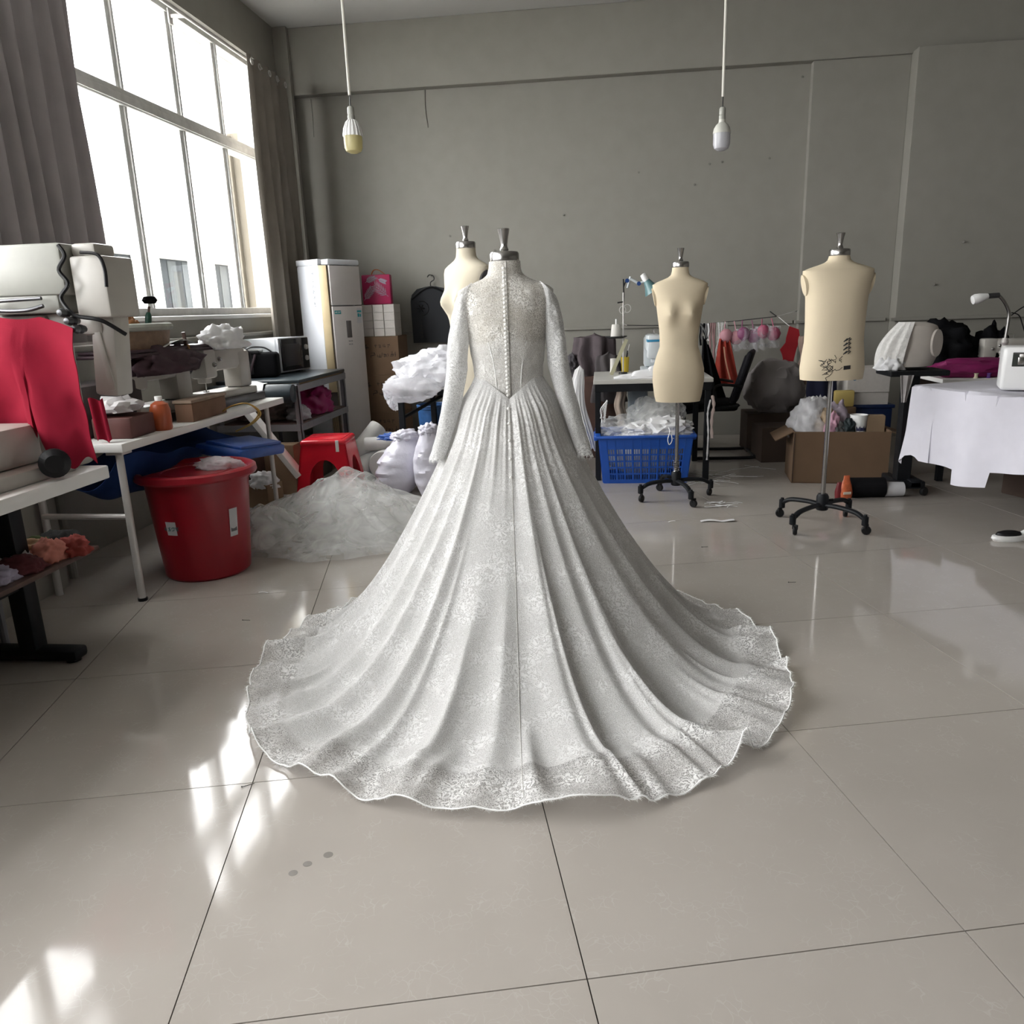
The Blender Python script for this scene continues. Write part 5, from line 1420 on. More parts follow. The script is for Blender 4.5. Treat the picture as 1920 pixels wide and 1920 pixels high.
# ================================================================== PENDANT BULBS
def pendant(label, x, y, zb, ribbed, glow, group='pendant lamp bulbs'):
    t = thing('pendant_bulb', label, 'light bulb', (x, y, zb), 0, group)
    obj('conduit', lathe([(0.008, 0.285), (0.008, ZC - zb)], 10), mat('pale_conduit', (0.62, 0.60, 0.54), 0.5), t)
    obj('wire', lathe([(0.003, 0.225), (0.003, 0.29)], 6), M_BLACKP, t)
    obj('socket', lathe([(0.0, 0.232), (0.014, 0.230), (0.018, 0.222), (0.018, 0.195), (0.016, 0.19), (0.019, 0.186), (0.019, 0.165), (0.0, 0.165)], 18), M_GREYM, t)
    if ribbed:
        prof = [(0.019, 0.165), (0.030, 0.155), (0.043, 0.125), (0.049, 0.095), (0.050, 0.085)]
        hs = obj('housing', lathe(prof, 32), M_WHITEP, t)
        for k in range(16):
            a = 2 * PI * k / 16
            obj('rib', tube([(math.cos(a) * (r_ + 0.001), math.sin(a) * (r_ + 0.001), z_) for r_, z_ in prof], 0.0028, 5), M_WHITEP, hs)
        obj('diffuser', lathe([(0.048, 0.085), (0.049, 0.07), (0.048, 0.03), (0.040, 0.012), (0.020, 0.002), (0.0, 0.0)], 32), glow, t)
    else:
        obj('housing', lathe([(0.019, 0.165), (0.020, 0.150), (0.034, 0.138), (0.046, 0.118), (0.050, 0.098), (0.050, 0.092)], 32), mat('ivory_plastic', (0.52, 0.52, 0.47), 0.4), t)
        obj('diffuser', lathe([(0.048, 0.092), (0.048, 0.035), (0.040, 0.012), (0.022, 0.002), (0.0, 0.0)], 32), glow, t)
    return t
pendant('pendant bulb with ribbed white housing and yellowish cover hanging at left', -1.312, 4.40, 2.112, True, mat('yellowed_diffuser', (0.62, 0.56, 0.30), 0.35, trans=0.35))
pendant('pendant bulb with plain ivory housing hanging at right', 0.695, 5.0, 2.125, False, mat('white_diffuser', (0.55, 0.55, 0.58), 0.25, trans=0.3))

# ================================================================== RIGHT SIDE OF THE ROOM
# ---- sewing table behind the female form
ta = thing('sewing_table', 'grey-topped sewing table with black square legs behind the blue basket', 'table', (-0.06, 5.77, 0))
obj('tabletop', box(0.0, 0.86, 0.0, 0.78, 0.722, 0.752, 0.004), mat('pale_grey_laminate', (0.50, 0.49, 0.46), 0.4, var=0.03), ta, smooth=False)
obj('apron', join(box(0.01, 0.85, 0.01, 0.05, 0.665, 0.722, 0.003), box(0.01, 0.05, 0.05, 0.77, 0.665, 0.722, 0.003), box(0.81, 0.85, 0.05, 0.77, 0.665, 0.722, 0.003), box(0.01, 0.85, 0.73, 0.77, 0.665, 0.722, 0.003)), M_BLACKM, ta, smooth=False)
for x in (0.012, 0.806):
    for y in (0.012, 0.73):
        obj('leg', box(x, x + 0.042, y, y + 0.042, 0, 0.665, 0.003), M_BLACKM, ta, smooth=False)
obj('motor_box', box(0.27, 0.42, 0.45, 0.60, 0.34, 0.72, 0.01), mat('grey_blue_steel', (0.20, 0.23, 0.25), 0.5), ta, smooth=False)
sewing_machine('sewing_machine', 'white sewing machine with blue stripe on the grey table behind the female form', (0.40, 6.22, 0.752), PI / 2, mat('bluish_white_enamel', (0.56, 0.60, 0.62), 0.3), stripe=mat('blue_stripe', (0.02, 0.20, 0.36), 0.4))
th = thing('thread_stand', 'thread stand with rings and tray on the grey sewing table', 'thread stand', (0.17, 6.30, 0.752))
obj('pole', lathe([(0.006, 0.0), (0.006, 0.62)], 8), M_PALEST, th)
obj('upper_pole', tube([(0, 0, 0.52), (0.004, 0, 0.60), (0.0, 0, 0.72)], 0.005, 6), M_BLACKP, th)
tr_ = obj('tray', move(lathe([(0.0, 0.0), (0.05, 0.0), (0.085, 0.012), (0.085, 0.018), (0.045, 0.010), (0.0, 0.010)], 24), (-0.055, 0, 0.275)), M_BLACKP, th)
obj('ring', tube([(0.03 + 0.028 * math.cos(a), 0, 0.50 + 0.03 * math.sin(a)) for a in [2 * PI * q / 18 for q in range(18)]], 0.003, 6, closed=True), M_PALEST, th)
obj('ring', tube([(-0.005 + 0.024 * math.cos(a), 0, 0.49 + 0.028 * math.sin(a)) for a in [2 * PI * q / 18 for q in range(18)]], 0.003, 6, closed=True), M_PALEST, th)
obj('hook_arm', tube([(-0.045, 0, 0.545), (0.0, 0, 0.55)], 0.006, 6), M_BLACKP, th)
obj('foot', lathe([(0.0, 0.0), (0.035, 0.0), (0.032, 0.012), (0.0, 0.014)], 16), M_BLACKP, th)
cn = thing('thread_cone', 'white thread cone standing on the tray of the thread stand', 'thread cone', (0.115, 6.30, 1.039))
obj('thread', lathe([(0.0, 0.0), (0.042, 0.0), (0.043, 0.004), (0.034, 0.092), (0.030, 0.096), (0.0, 0.096)], 24), mat('ivory_thread', (0.62, 0.60, 0.56), 0.8, bump=0.2, bscale=200), cn)
obj('core', lathe([(0.007, 0.09), (0.006, 0.135), (0.0, 0.136)], 10), M_WHITEP, cn)
lp = thing('clamp_lamp', 'small white and blue clamp lamp with teal cone shade beside the female form', 'lamp', (0.19, 6.34, 1.44))
obj('joint', move(lathe([(0.0, -0.01), (0.016, -0.01), (0.016, 0.01), (0.0, 0.01)], 14), (0.01, 0, 0.02), (PI / 2, 0, 0)), mat('deep_blue_plastic', (0.01, 0.05, 0.20), 0.4), lp)
obj('joint', move(lathe([(0.0, -0.01), (0.016, -0.01), (0.016, 0.01), (0.0, 0.01)], 14), (0.10, 0, -0.005), (PI / 2, 0, 0)), mat('deep_blue_plastic', (0.01, 0.05, 0.20), 0.4), lp)
obj('arm', join(tube([(0.0, 0, 0.02), (0.045, 0, 0.03)], 0.009, 8), tube([(0.04, 0, 0.03), (0.10, 0, -0.005)], 0.010, 8), tube([(0.10, 0, -0.005), (0.14, 0, 0.01)], 0.009, 8), tube([(0.035, 0, 0.05), (0.012, 0, -0.035)], 0.008, 8)), mat('bluish_white_enamel', (0.56, 0.60, 0.62)), lp)
sh_ = [(0.020, 0.0), (0.026, -0.01), (0.040, -0.05), (0.070, -0.105), (0.068, -0.105), (0.037, -0.05), (0.018, -0.004)]
obj('shade', move(lathe(sh_, 28, cap=False), (0.155, 0, 0.02), (0, -0.55, 0)), mat('teal_enamel', (0.10, 0.20, 0.21), 0.4, var=0.1), lp)
obj('socket_cap', move(lathe([(0.0, 0.055), (0.022, 0.05), (0.026, 0.02), (0.024, -0.005), (0.0, -0.005)], 18), (0.155, 0, 0.02), (0, -0.55, 0)), M_WHITEP, lp)
obj('stem', tube([(-0.018, 0, -0.03), (0.0, 0, 0.02)], 0.005, 6), M_BLACKP, lp)
cup = thing('tool_cup', 'yellow plastic cup with tools on the grey sewing table', 'cup', (0.19, 6.46, 0.752))
obj('cup', lathe([(0.0, 0.0), (0.028, 0.0), (0.034, 0.12), (0.031, 0.12), (0.026, 0.008), (0.0, 0.008)], 18), mat('mustard_plastic', (0.42, 0.30, 0.015), 0.4), cup)
obj('tool', tube([(0.0, 0, 0.02), (0.02, 0, 0.17)], 0.006, 6), M_BLACKP, cup)
obj('tool', tube([(-0.01, 0, 0.02), (0.035, 0, 0.22)], 0.004, 6), M_PALEST, cup)
cn2 = thing('thread_cone', 'small white thread spool on the table left of the yellow cup', 'thread cone', (0.095, 6.46, 0.752))
obj('thread', lathe([(0.0, 0.0), (0.026, 0.0), (0.024, 0.11), (0.0, 0.112)], 18), mat('ivory_thread', (0.62, 0.60, 0.56)), cn2)
ff = thing('folded_fabric', 'white fabric loosely folded on the front of the grey sewing table', 'fabric', (0.26, 5.88, 0.752))
def fold_fn(k):
    def fn(u, v):
        x = (-0.17 + 0.36 * u) * (1 - 0.25 * k); y = -0.08 + 0.2 * v
        z = 0.012 + 0.028 * k + 0.02 * math.sin(PI * u) * math.sin(PI * v) + 0.008 * nz3(u * 4 + k, v * 4, k)
        return x + 0.08 * k, y + 0.02 * k, z * (0.3 + 0.7 * min(1, 6 * min(u, 1 - u, v, 1 - v) + 0.2))
    return fn
for k in range(3):
    obj('fold', shell(grid(fold_fn(k), 24, 16), 0.010), M_WHITEC, ff)
ruler = thing('pattern_ruler', 'pale plastic ruler leaning on the dark garments beside the thread stand', 'ruler', (0.075, 6.20, 0.752))
obj('blade', move(box(-0.014, 0.014, -0.002, 0.002, 0, 0.30), (0, 0, 0), (-0.2, 0.42, 0)), mat('yellowed_plastic', (0.42, 0.40, 0.27), 0.4), ruler)

# dark garments on a brown cabinet, white garment hanging in front
cab = thing('wooden_cabinet', 'brown wooden cabinet standing between the gown sleeve and the sewing table', 'cabinet', (-0.02, 6.90, 0))
obj('body', box(-0.25, 0.22, -0.20, 0.22, 0, 0.70, 0.004), M_WOODD, cab, smooth=False)
obj('door', box(-0.235, -0.02, -0.212, -0.20, 0.05, 0.66, 0.003), M_WOODD, cab, smooth=False)
obj('door', box(-0.01, 0.205, -0.212, -0.20, 0.05, 0.66, 0.003), M_WOODD, cab, smooth=False)
M_PLUMG = mat('grey_plum_cloth', (0.085, 0.070, 0.075), 0.9, var=0.15, scale=10, bump=0.1, bscale=60, spec=0.1)
def garment(cx, cy, z0, z1, w, seed, topw=0.7, depth=0.10, ridges=9):
    def fn(u, v):
        an = 2 * PI * u
        k = topw + (1 - topw) * (1 - v) ** 0.7
        rx = w * 0.5 * k * (1 + 0.10 * math.sin(ridges * an + seed + 2 * v) + 0.12 * nz3(math.cos(an) + seed, math.sin(an), v * 2.5))
        ry = depth * (1 + 0.25 * math.sin(ridges * an + seed + 2 * v)) * (1 - 0.5 * v ** 3)
        if v > 0.94: rx *= max(0.05, (1 - v) / 0.06); ry *= max(0.05, (1 - v) / 0.06)
        z = z0 + (z1 - z0) * v + 0.03 * nz3(math.cos(an) * 2 + seed, math.sin(an) * 2, 0.5) * (1 - v) - 0.03 * (v > 0.9) * abs(math.cos(an))
        return cx + rx * math.cos(an) + 0.03 * nz3(v * 3, seed, 1), cy + ry * math.sin(an), z
    return grid(fn, 72, 30)
single('dark_garment', garment(0, 0, 0.0, 0.36, 0.42, 3.0, 0.72, 0.13, 7), M_PLUMG, 'dark plum-grey garment heaped on the brown cabinet', 'garment', (-0.06, 6.86, 0.70))
single('dark_garment', garment(0, 0, 0.0, 0.42, 0.30, 5.0, 0.45, 0.05, 6), mat('charcoal_cloth', (0.055, 0.048, 0.050), 0.9, var=0.15), 'charcoal garment hanging down the front of the brown cabinet', 'garment', (0.06, 6.615, 0.50))
scrap('patterned_cloth', 'small dark patterned cloth at the left of the garment heap', 'cloth', (-0.25, 6.80, 0.70), (0.14, 0.16), mat('dark_pattern', (0.05, 0.045, 0.05), 0.8, var=0.6, scale=50), 91, 0.12)
def white_hang(u, v):
    an = 2 * PI * u
    k = 0.30 + 0.70 * (1 - v) ** 0.8
    if v > 0.95: k *= max(0.08, (1 - v) / 0.05)
    fold = 0.28 * (1 - 2 * abs(nz3(math.cos(an) * 2.2, math.sin(an) * 2.2, v * 1.2))) + 0.14 * nz3(math.cos(an) * 5, math.sin(an) * 5, v * 3)
    rx = 0.088 * k * (0.85 + fold); ry = 0.05 * k * (0.85 + fold)
    return rx * math.cos(an) + 0.075 * (1 - v) - 0.045 * math.sin(v * 4) * v, ry * math.sin(an), 0.66 * v + 0.06 * nz3(math.cos(an) * 2, math.sin(an) * 2, 4) * (1 - v)
single('white_garment', grid(white_hang, 80, 40), M_WHITEC, 'white garment hanging down between the gown sleeve and the sewing table', 'garment', (-0.20, 6.10, 0.18))
rag = thing('white_rag', 'frayed white rag tied to the left sewing table leg', 'rag', (0.01, 5.74, 0.45))
for k in range(4):
    obj('strip', tube(spline([(0.03, 0, 0.16), (0.02 - 0.012 * k, -0.01, 0.10), (0.015 - 0.012 * k + 0.006 * (k % 2), -0.012, 0.05), (0.01 - 0.01 * k, -0.01, 0.0 + 0.03 * (k % 2))]), [0.003 + 0.004 * abs(math.sin(q * 1.7 + k)) for q in range(19)], 6, flat=0.5), M_WHITEC, rag)
single('beige_sock', garment(0, 0, 0.0, 0.46, 0.085, 7.0, 0.8, 0.035, 4), mat('beige_knit', (0.36, 0.29, 0.24), 0.9), 'beige cloth tube hanging under the grey sewing table', 'cloth', (0.16, 6.44, 0.26))

# ---- blue laundry basket full of white fabric
bk_ = thing('laundry_basket', 'blue slotted plastic basket full of white fabric under the sewing table', 'basket', (0.315, 5.87, 0), 0.01)
def basket_wall(L0, L1, h, n, rows, y_in):
    """lattice wall: L0 bottom half length, L1 top half length; slots left open"""
    parts = []
    def xs(u, z): return (-1 + 2 * u) * (L0 + (L1 - L0) * z / h)
    def quad(u0, u1, z0, z1, d0=0.0, d1=0.006):
        k = y_in
        V = []
        for d in (d0, d1):
            for (u, z) in ((u0, z0), (u1, z0), (u1, z1), (u0, z1)):
                V.append((xs(u, z), -(d + k * z), z))
        return V, [(3, 2, 1, 0), (4, 5, 6, 7), (0, 1, 5, 4), (1, 2, 6, 5), (2, 3, 7, 6), (3, 0, 4, 7)]
    zb, zt = 0.03, h - 0.085
    parts.append(quad(0, 1, 0, zb)); parts.append(quad(0, 1, zt, h))
    m0, m1 = 0.07, 0.93
    parts.append(quad(0, m0, zb, zt)); parts.append(quad(m1, 1, zb, zt))
    rh = (zt - zb) / rows
    for r in range(rows):
        z0, z1 = zb + r * rh, zb + (r + 1) * rh
        parts.append(quad(m0, m1, z1 - rh * 0.24, z1))
        gw = (m1 - m0) / n
        for g_ in range(n):
            a = m0 + g_ * gw
            # four bars leave three slots in every group
            for (p, q) in ((0.0, 0.13), (0.30, 0.40), (0.56, 0.66), (0.84, 1.0)):
                parts.append(quad(a + p * gw, a + q * gw, z0, z1 - rh * 0.24))
    for g_ in range(n + 1):
        a = m0 + (m1 - m0) * g_ / n
        parts.append(quad(a - 0.003, a + 0.003, 0, h, 0.006, 0.010))
    return join(*parts)
BH = 0.355
for nm, L0, L1, n, off, rz in (('front_wall', 0.30, 0.335, 9, 0.175, 0), ('back_wall', 0.30, 0.335, 9, 0.175, PI), ('end_wall', 0.175, 0.21, 5, 0.30, PI / 2), ('end_wall', 0.175, 0.21, 5, 0.30, -PI / 2)):
    v = basket_wall(L0, L1, BH, n, 5, 0.10)
    v = move(move(v, (0, -off, 0)), (0, 0, 0), (0, 0, rz))
    obj(nm, v, M_BLUEP, bk_, smooth=False)
obj('bottom', box(-0.30, 0.30, -0.175, 0.175, 0, 0.006), M_BLUEP, bk_, smooth=False)
rimp = []
for (x0, x1, y0, y1) in ((-0.36, 0.36, -0.245, -0.205), (-0.36, 0.36, 0.205, 0.245), (-0.365, -0.325, -0.21, 0.21), (0.325, 0.365, -0.21, 0.21)):
    rimp.append(box(x0, x1, y0, y1, BH - 0.012, BH + 0.006, 0.005))
obj('rim', join(*rimp), M_BLUEP, bk_)
obj('handle', box(-0.375, -0.345, -0.10, 0.10, BH - 0.05, BH - 0.005, 0.008), M_BLUEP, bk_)
obj('handle', box(0.345, 0.375, -0.10, 0.10, BH - 0.05, BH - 0.005, 0.008), M_BLUEP, bk_)
fab = thing('basket_fabric', 'pile of white fabric and tulle heaped in the blue basket', 'fabric', (0.315, 5.87, 0.02))
obj('lower_pile', blob((0, 0, 0.18), (0.305, 0.176, 0.172), 3, 0.02, 2.5, 4, ridge=0.0), M_WHITEC, fab)
obj('cotton_fold', blob((0.16, -0.08, 0.36), (0.18, 0.12, 0.10), 8, 0.30, 2.4, 4, ridge=0.12, crump=0.15), M_WHITEC, fab)
obj('cotton_fold', blob((-0.02, -0.10, 0.35), (0.14, 0.09, 0.07), 12, 0.30, 2.4, 4, ridge=0.12, crump=0.15), M_WHITEC, fab)
obj('tulle_puff', blob((0.09, 0.03, 0.44), (0.20, 0.13, 0.15), 9, 0.25, 2.0, 4, ridge=0.10), M_TULLE, fab)
obj('tulle_puff', blob((-0.14, 0.0, 0.36), (0.18, 0.14, 0.09), 14, 0.35, 2.2, 4, ridge=0.15), M_TULLE, fab)
obj('tulle_puff', blob((0.09, 0.02, 0.42), (0.17, 0.12, 0.13), 15, 0.25, 2.0, 4), M_TULLE, fab)
obj('drawstring', tube(spline([(0.16, -0.19, 0.40), (0.17, -0.245, 0.37), (0.155, -0.262, 0.32), (0.165, -0.265, 0.28), (0.185, -0.262, 0.31), (0.178, -0.247, 0.36)]), 0.003, 6), M_THREAD, fab)
st_ = thing('hanging_scrap', 'pinkish white cloth strips hanging from the right table leg', 'cloth', (0.79, 5.74, 0.30))
obj('strip', tube(spline([(0.0, 0, 0.33), (0.012, -0.006, 0.26), (0.0, -0.008, 0.15), (0.006, -0.006, 0.02)]), [0.007 + 0.006 * abs(math.sin(q * 0.9)) for q in range(19)], 7, flat=0.4), mat('blush_cloth', (0.52, 0.42, 0.39), 0.9), st_)
obj('strip', tube(spline([(-0.012, -0.004, 0.30), (-0.03, -0.012, 0.2), (-0.022, -0.012, 0.05), (-0.026, -0.01, -0.14)]), [0.004 + 0.004 * abs(math.sin(q * 1.3)) for q in range(19)], 7, flat=0.4), M_WHITEC, st_)

# ---- office chair seen from the side
ch = thing('office_chair', 'black mesh office chair with tilted back and sled base under the hanging lingerie', 'chair', (1.02, 6.78, 0), 0.0)
obj('backrest', move(join(box(-0.022, 0.022, -0.21, 0.21, 0.0, 0.46, 0.02), box(-0.034, -0.018, -0.18, 0.18, 0.04, 0.42, 0.01)), (0.09, 0, 0.44), (0, 0.30, -0.25)), mat('black_mesh', (0.012, 0.012, 0.016), 0.65, spec=0.15, var=0.2, scale=90), ch)
obj('seat', box(-0.36, 0.10, -0.22, 0.22, 0.40, 0.47, 0.03), M_BLACKC, ch)
for y in (-0.22, 0.22):
    obj('sled', tube(spline([(0.10, y, 0.46), (0.05, y, 0.44), (-0.30, y, 0.40), (-0.34, y, 0.36), (-0.26, y, 0.04), (-0.22, y, 0.014), (0.20, y, 0.014), (0.25, y, 0.03)], 5), 0.013, 8), M_BLACKM, ch)
    obj('armrest', join(tube(spline([(-0.10, y, 0.42), (-0.10, y * 1.1, 0.60), (0.0, y * 1.1, 0.62), (0.12, y, 0.60)]), 0.012, 7)), M_BLACKP, ch)
obj('cross_bar', tube([(0.24, -0.22, 0.025), (0.24, 0.22, 0.025)], 0.012, 8), M_BLACKM, ch)

# ---- clothes line and lingerie along the back wall
cl = thing('clothes_line', 'thin cord strung along the back wall carrying lingerie', 'cord', (0.25, 7.30, 1.08))
obj('cord', tube(spline([(-0.02, 0, 0.02), (0.35, 0, 0.006), (0.75, 0, 0.015), (1.29, 0, 0.055)], 6), 0.004, 6), M_DKMETAL, cl)
obj('cord_end', tube(spline([(1.29, 0, 0.055), (1.38, 0.02, 0.075), (1.47, 0.06, 0.095), (1.56, 0.46, 0.08)]), 0.003, 6), M_PALEST, cl)
obj('cord_end', tube([(-0.02, 0, 0.02), (-0.05, 0.53, 0.03)], 0.003, 6), M_PALEST, cl)
obj('knot', tube([(1.23, 0, 0.10), (1.29, 0, 0.055)], 0.005, 6), M_DKMETAL, cl)
# strap garment, ribbons and laces
def strips(name, label, cat, x0, x1, n, z0, z1, cols, seed, y=7.285, r=0.004, group=None):
    t = thing(name, label, cat, ((x0 + x1) / 2, y, z0), 0, group)
    rng = random.Random(seed)
    for k in range(n):
        x = x0 + (x1 - x0) * (k + 0.5) / n - (x0 + x1) / 2
        dz = rng.uniform(-0.05, 0.05)
        obj('strand', tube(spline([(x, 0, z1 - z0), (x + rng.uniform(-.01, .01), -0.008, (z1 - z0) * 0.6), (x + rng.uniform(-.015, .015), -0.006, (z1 - z0) * 0.3), (x + rng.uniform(-.02, .02), 0, dz)]), r, 5), cols[k % len(cols)], t)
    return t
strips('strap_bundle', 'bundle of grey and black straps at the left end of the clothes line', 'straps', 0.875, 0.955, 5, 0.93, 1.095, [M_BLACKC, mat('grey_strap', (0.22, 0.21, 0.22), 0.8), M_BLACKC, mat('grey_strap', (0.22, 0.21, 0.22)), M_WHITEC], 3, r=0.010)
strips('ribbon_bundle', 'dusty pink ribbons hanging on the clothes line beside the straps', 'ribbons', 0.965, 1.015, 3, 0.80, 1.097, [mat('dusty_pink_ribbon', (0.32, 0.19, 0.19), 0.8)], 4, r=0.009)
strips('lace_trims', 'bundle of white beaded lace trims hanging on the clothes line', 'lace', 1.02, 1.115, 9, 0.76, 1.10, [mat('beaded_lace', (0.42, 0.42, 0.39), 0.7, var=0.5, scale=140), M_WHITEC, mat('beaded_lace', (0.42, 0.42, 0.39))], 5, r=0.005)
M_CHECK = mat('black_white_check', (0.05, 0.05, 0.05), 0.9, var=0.9, scale=110)
bs = thing('black_skirt', 'black garment with checked edge hanging between the female form and the chair', 'garment', (0.90, 6.95, 0.40))
def bsf(u, v):
    x = -0.06 + (0.20 * (1 - v) + 0.05) * u + 0.05 * (1 - v) * 0.2 + 0.02 * v; y = -0.03 * math.sin(u * 12) * (1 - v * 0.5)
    return x, y, 0.60 * v + 0.03 * (1 - v) * math.sin(u * 6) - 0.08 * u * v
obj('cloth', shell(grid(bsf, 30, 20), 0.006), M_BLACKC, bs)
obj('checked_edge', shell(grid(lambda u, v: (bsf(0, v)[0] - 0.05 * (1 - v) + 0.05 * (1 - v) * u, -0.012, bsf(0, v)[2] * 0.62 + 0.02), 6, 14), 0.006), M_CHECK, bs)
obj('strap', tube([(0.0, 0, 0.58), (-0.01, 0.1, 0.64), (-0.02, 0.34, 0.69)], 0.008, 6), M_CHECK, bs)
def bra(label, x, z, col, wrap_):
    t = thing('bra', label, 'bra', (x, 7.27, z), 0, 'bras on the clothes line')
    for s in (-1, 1):
        v = blob((0, 0, 0), (0.056, 0.034, 0.062), 3 + s, 0.12, 2.0, 3)
        obj('cup', move(v, (s * 0.048 + 0.01, -0.02 - 0.02 * (s < 0), -0.01 * s)), col, t)
        obj('strap', tube(spline([(s * 0.05, -0.02, 0.05), (s * 0.045, 0.0, 0.09), (s * 0.04, 0.025, 1.075 + 0.04 * (x - .9) - z + 0.02)]), 0.0045, 6), col, t)
    if wrap_:
        obj('plastic_bag', garment(0, -0.01, -0.13, 0.075, 0.22, x * 9, 0.85, 0.085, 6), sheer('thin_clear_bag', (0.80, 0.80, 0.84), 0.22, rough=0.3, fold=0.12, scale=20), t)
    return t
bra('pale pink bra on the clothes line beside the lace trims', 1.135, 0.975, mat('pale_pink_satin', (0.52, 0.25, 0.29), 0.5), False)
bra('purple bra in a clear bag in the middle of the clothes line', 1.285, 0.985, mat('purple_satin', (0.22, 0.06, 0.14), 0.5), True)
bra('rose pink bra in a clear bag at the right end of the clothes line', 1.455, 1.00, mat('rose_satin', (0.40, 0.08, 0.15), 0.5), True)
def flatshape(pts, th): return move(prism(pts, -th, th), (0, 0, 0), (PI / 2, 0, 0))
def wavy(vf, amp, f): return ([(x, y + amp * math.sin(z * f + x * 9), z) for x, y, z in vf[0]], vf[1])
rc = thing('red_garment', 'rust red garment hanging behind the chair back', 'garment', (1.10, 7.22, 0.56))
obj('cloth', shell(grid(lambda u, v: (-0.11 + 0.24 * u * (0.35 + 0.65 * (1 - v)) + 0.05 * v, 0.015 * math.sin(u * 14 + v * 3), 0.40 * v), 24, 16), 0.005), mat('rust_red_cloth', (0.30, 0.030, 0.016), 0.8, var=0.15), rc)
obj('trim', tube(spline([(-0.02, -0.02, 0.33), (0.0, -0.022, 0.2), (0.05, -0.022, 0.02)]), 0.006, 6), mat('peach_ribbon', (0.55, 0.30, 0.20), 0.7), rc)
rz_ = thing('red_cloth', 'dark red zigzag cloth hanging from the right end of the clothes line', 'cloth', (1.62, 7.24, 0.55))
outl = [(-0.035, 0.0), (0.05, 0.0), (0.055, 0.09), (0.07, 0.20), (0.09, 0.30), (0.115, 0.40), (0.10, 0.47), (0.02, 0.50), (-0.002, 0.40), (-0.005, 0.36), (-0.05, 0.30), (-0.03, 0.26), (-0.02, 0.22), (-0.03, 0.14), (-0.07, 0.11), (-0.05, 0.07)]
obj('cloth', flatshape(outl, 0.006), mat('dark_red_cloth', (0.28, 0.004, 0.010), 0.8), rz_, smooth=False)
obj('string', tube([(0.02, 0, 0.50), (-0.07, 0.03, 0.58)], 0.003, 5), M_THREAD, rz_)
single('beige_garment', garment(0, 0, 0, 0.46, 0.15, 4.0, 0.7, 0.04, 5), mat('taupe_pink_cloth', (0.24, 0.17, 0.14), 0.9), 'taupe garment hanging behind the left side of the broad form', 'garment', (1.78, 7.15, 0.55))
# ---- boxes and bags under the line
carton('carton', 'dark carton on the floor behind the office chair carrying a grey sack', 1.25, 1.68, 6.88, 7.22, 0, 0.33, M_CARDD)
single('grey_sack', blob((0, 0, 0.21), (0.24, 0.19, 0.24), 31, 0.18, 1.8, 4, floor=0.0, ridge=0.06), mat('grey_sackcloth', (0.24, 0.22, 0.22), 0.85, var=0.06), 'large soft grey sack on the dark carton below the lingerie', 'sack', (1.49, 7.04, 0.33))
carton('carton', 'dark brown carton on the floor between the chair and the big carton', 1.27, 1.62, 6.42, 6.72, 0, 0.28, M_CARDD, rotz=0.1)
single('navy_garment', garment(0, 0, 0, 0.36, 0.24, 2.0, 0.85, 0.06, 5), mat('deep_navy_cloth', (0.006, 0.008, 0.030), 0.9), 'deep navy garment hanging behind the broad form', 'garment', (1.80, 6.70, 0.36))
single('garment_stool', box(-0.13, 0.13, -0.12, 0.12, 0, 0.36, 0.02), M_CARDD, 'dark low box under the navy garment', 'box', (1.80, 6.72, 0.0))
bc = carton('carton', 'large brown open carton full of fabric scraps behind the broad form', 1.37, 2.01, 5.62, 6.00, 0, 0.37, M_CARD, rotz=-0.10, open_top=True, flaps=True)
obj('tape', box(-0.316, -0.310, -0.193, 0.19, 0.01, 0.36), M_CARDD, bc, smooth=False)
random.seed(12)
items = [('plastic_bag', 'grey-white plastic bag spilling out of the big carton at left', 'bag', (1.50, 5.82, 0.27), (0.30, 0.30), M_POLY, 0.19),
         ('white_cloth', 'white cloth lump in the left part of the big carton', 'cloth', (1.56, 5.90, 0.27), (0.24, 0.24), M_WHITEC, 0.20),
         ('pink_cloth', 'pale pink cloth at the front of the big carton', 'cloth', (1.63, 5.70, 0.29), (0.14, 0.12), mat('pale_pink_cloth', (0.50, 0.28, 0.36), 0.8), 0.12),
         ('dark_ball', 'dark green-black ball of fabric at the front of the big carton', 'fabric ball', (1.73, 5.68, 0.30), (0.11, 0.11), mat('dark_green_cloth', (0.012, 0.022, 0.025), 0.7), 0.085),
         ('lilac_cloth', 'lilac cloth in the middle of the big carton', 'cloth', (1.70, 5.86, 0.28), (0.22, 0.22), mat('lilac_cloth_col', (0.38, 0.32, 0.38), 0.8), 0.17),
         ('tan_cloth', 'tan cloth scrap behind the broad form pole in the carton', 'cloth', (1.60, 5.75, 0.30), (0.16, 0.14), mat('tan_cloth_col', (0.36, 0.27, 0.18), 0.8), 0.13),
         ('black_cloth', 'black and white printed scrap in the big carton', 'cloth', (1.67, 5.68, 0.30), (0.12, 0.10), M_CHECK, 0.07)]
for k, (nm, lb, ct, c, sz, mm_, h) in enumerate(items):
    scrap(nm, lb, ct, (c[0] + 0.01, c[1] + 0.055, c[2] + 0.02), (sz[0] * 0.85, sz[1] * 0.85), mm_, 100 + k, h, 0.5 * k)
mg = thing('printed_cup', 'white paper cup with dark print in the big carton', 'cup', (1.82, 5.76, 0.30))
obj('cup', lathe([(0.0, 0), (0.045, 0), (0.06, 0.17), (0.056, 0.17), (0.04, 0.01), (0.0, 0.01)], 20), M_WHITEP, mg)
obj('print', join(*[wrap(box(-0.012, 0.012, -0.02, 0.02, 0, 0.001), -1.9 + 0.5 * k, 0.08, 0.052) for k in range(3)]), mat('navy_print', (0.03, 0.03, 0.09), 0.6), mg, smooth=False)
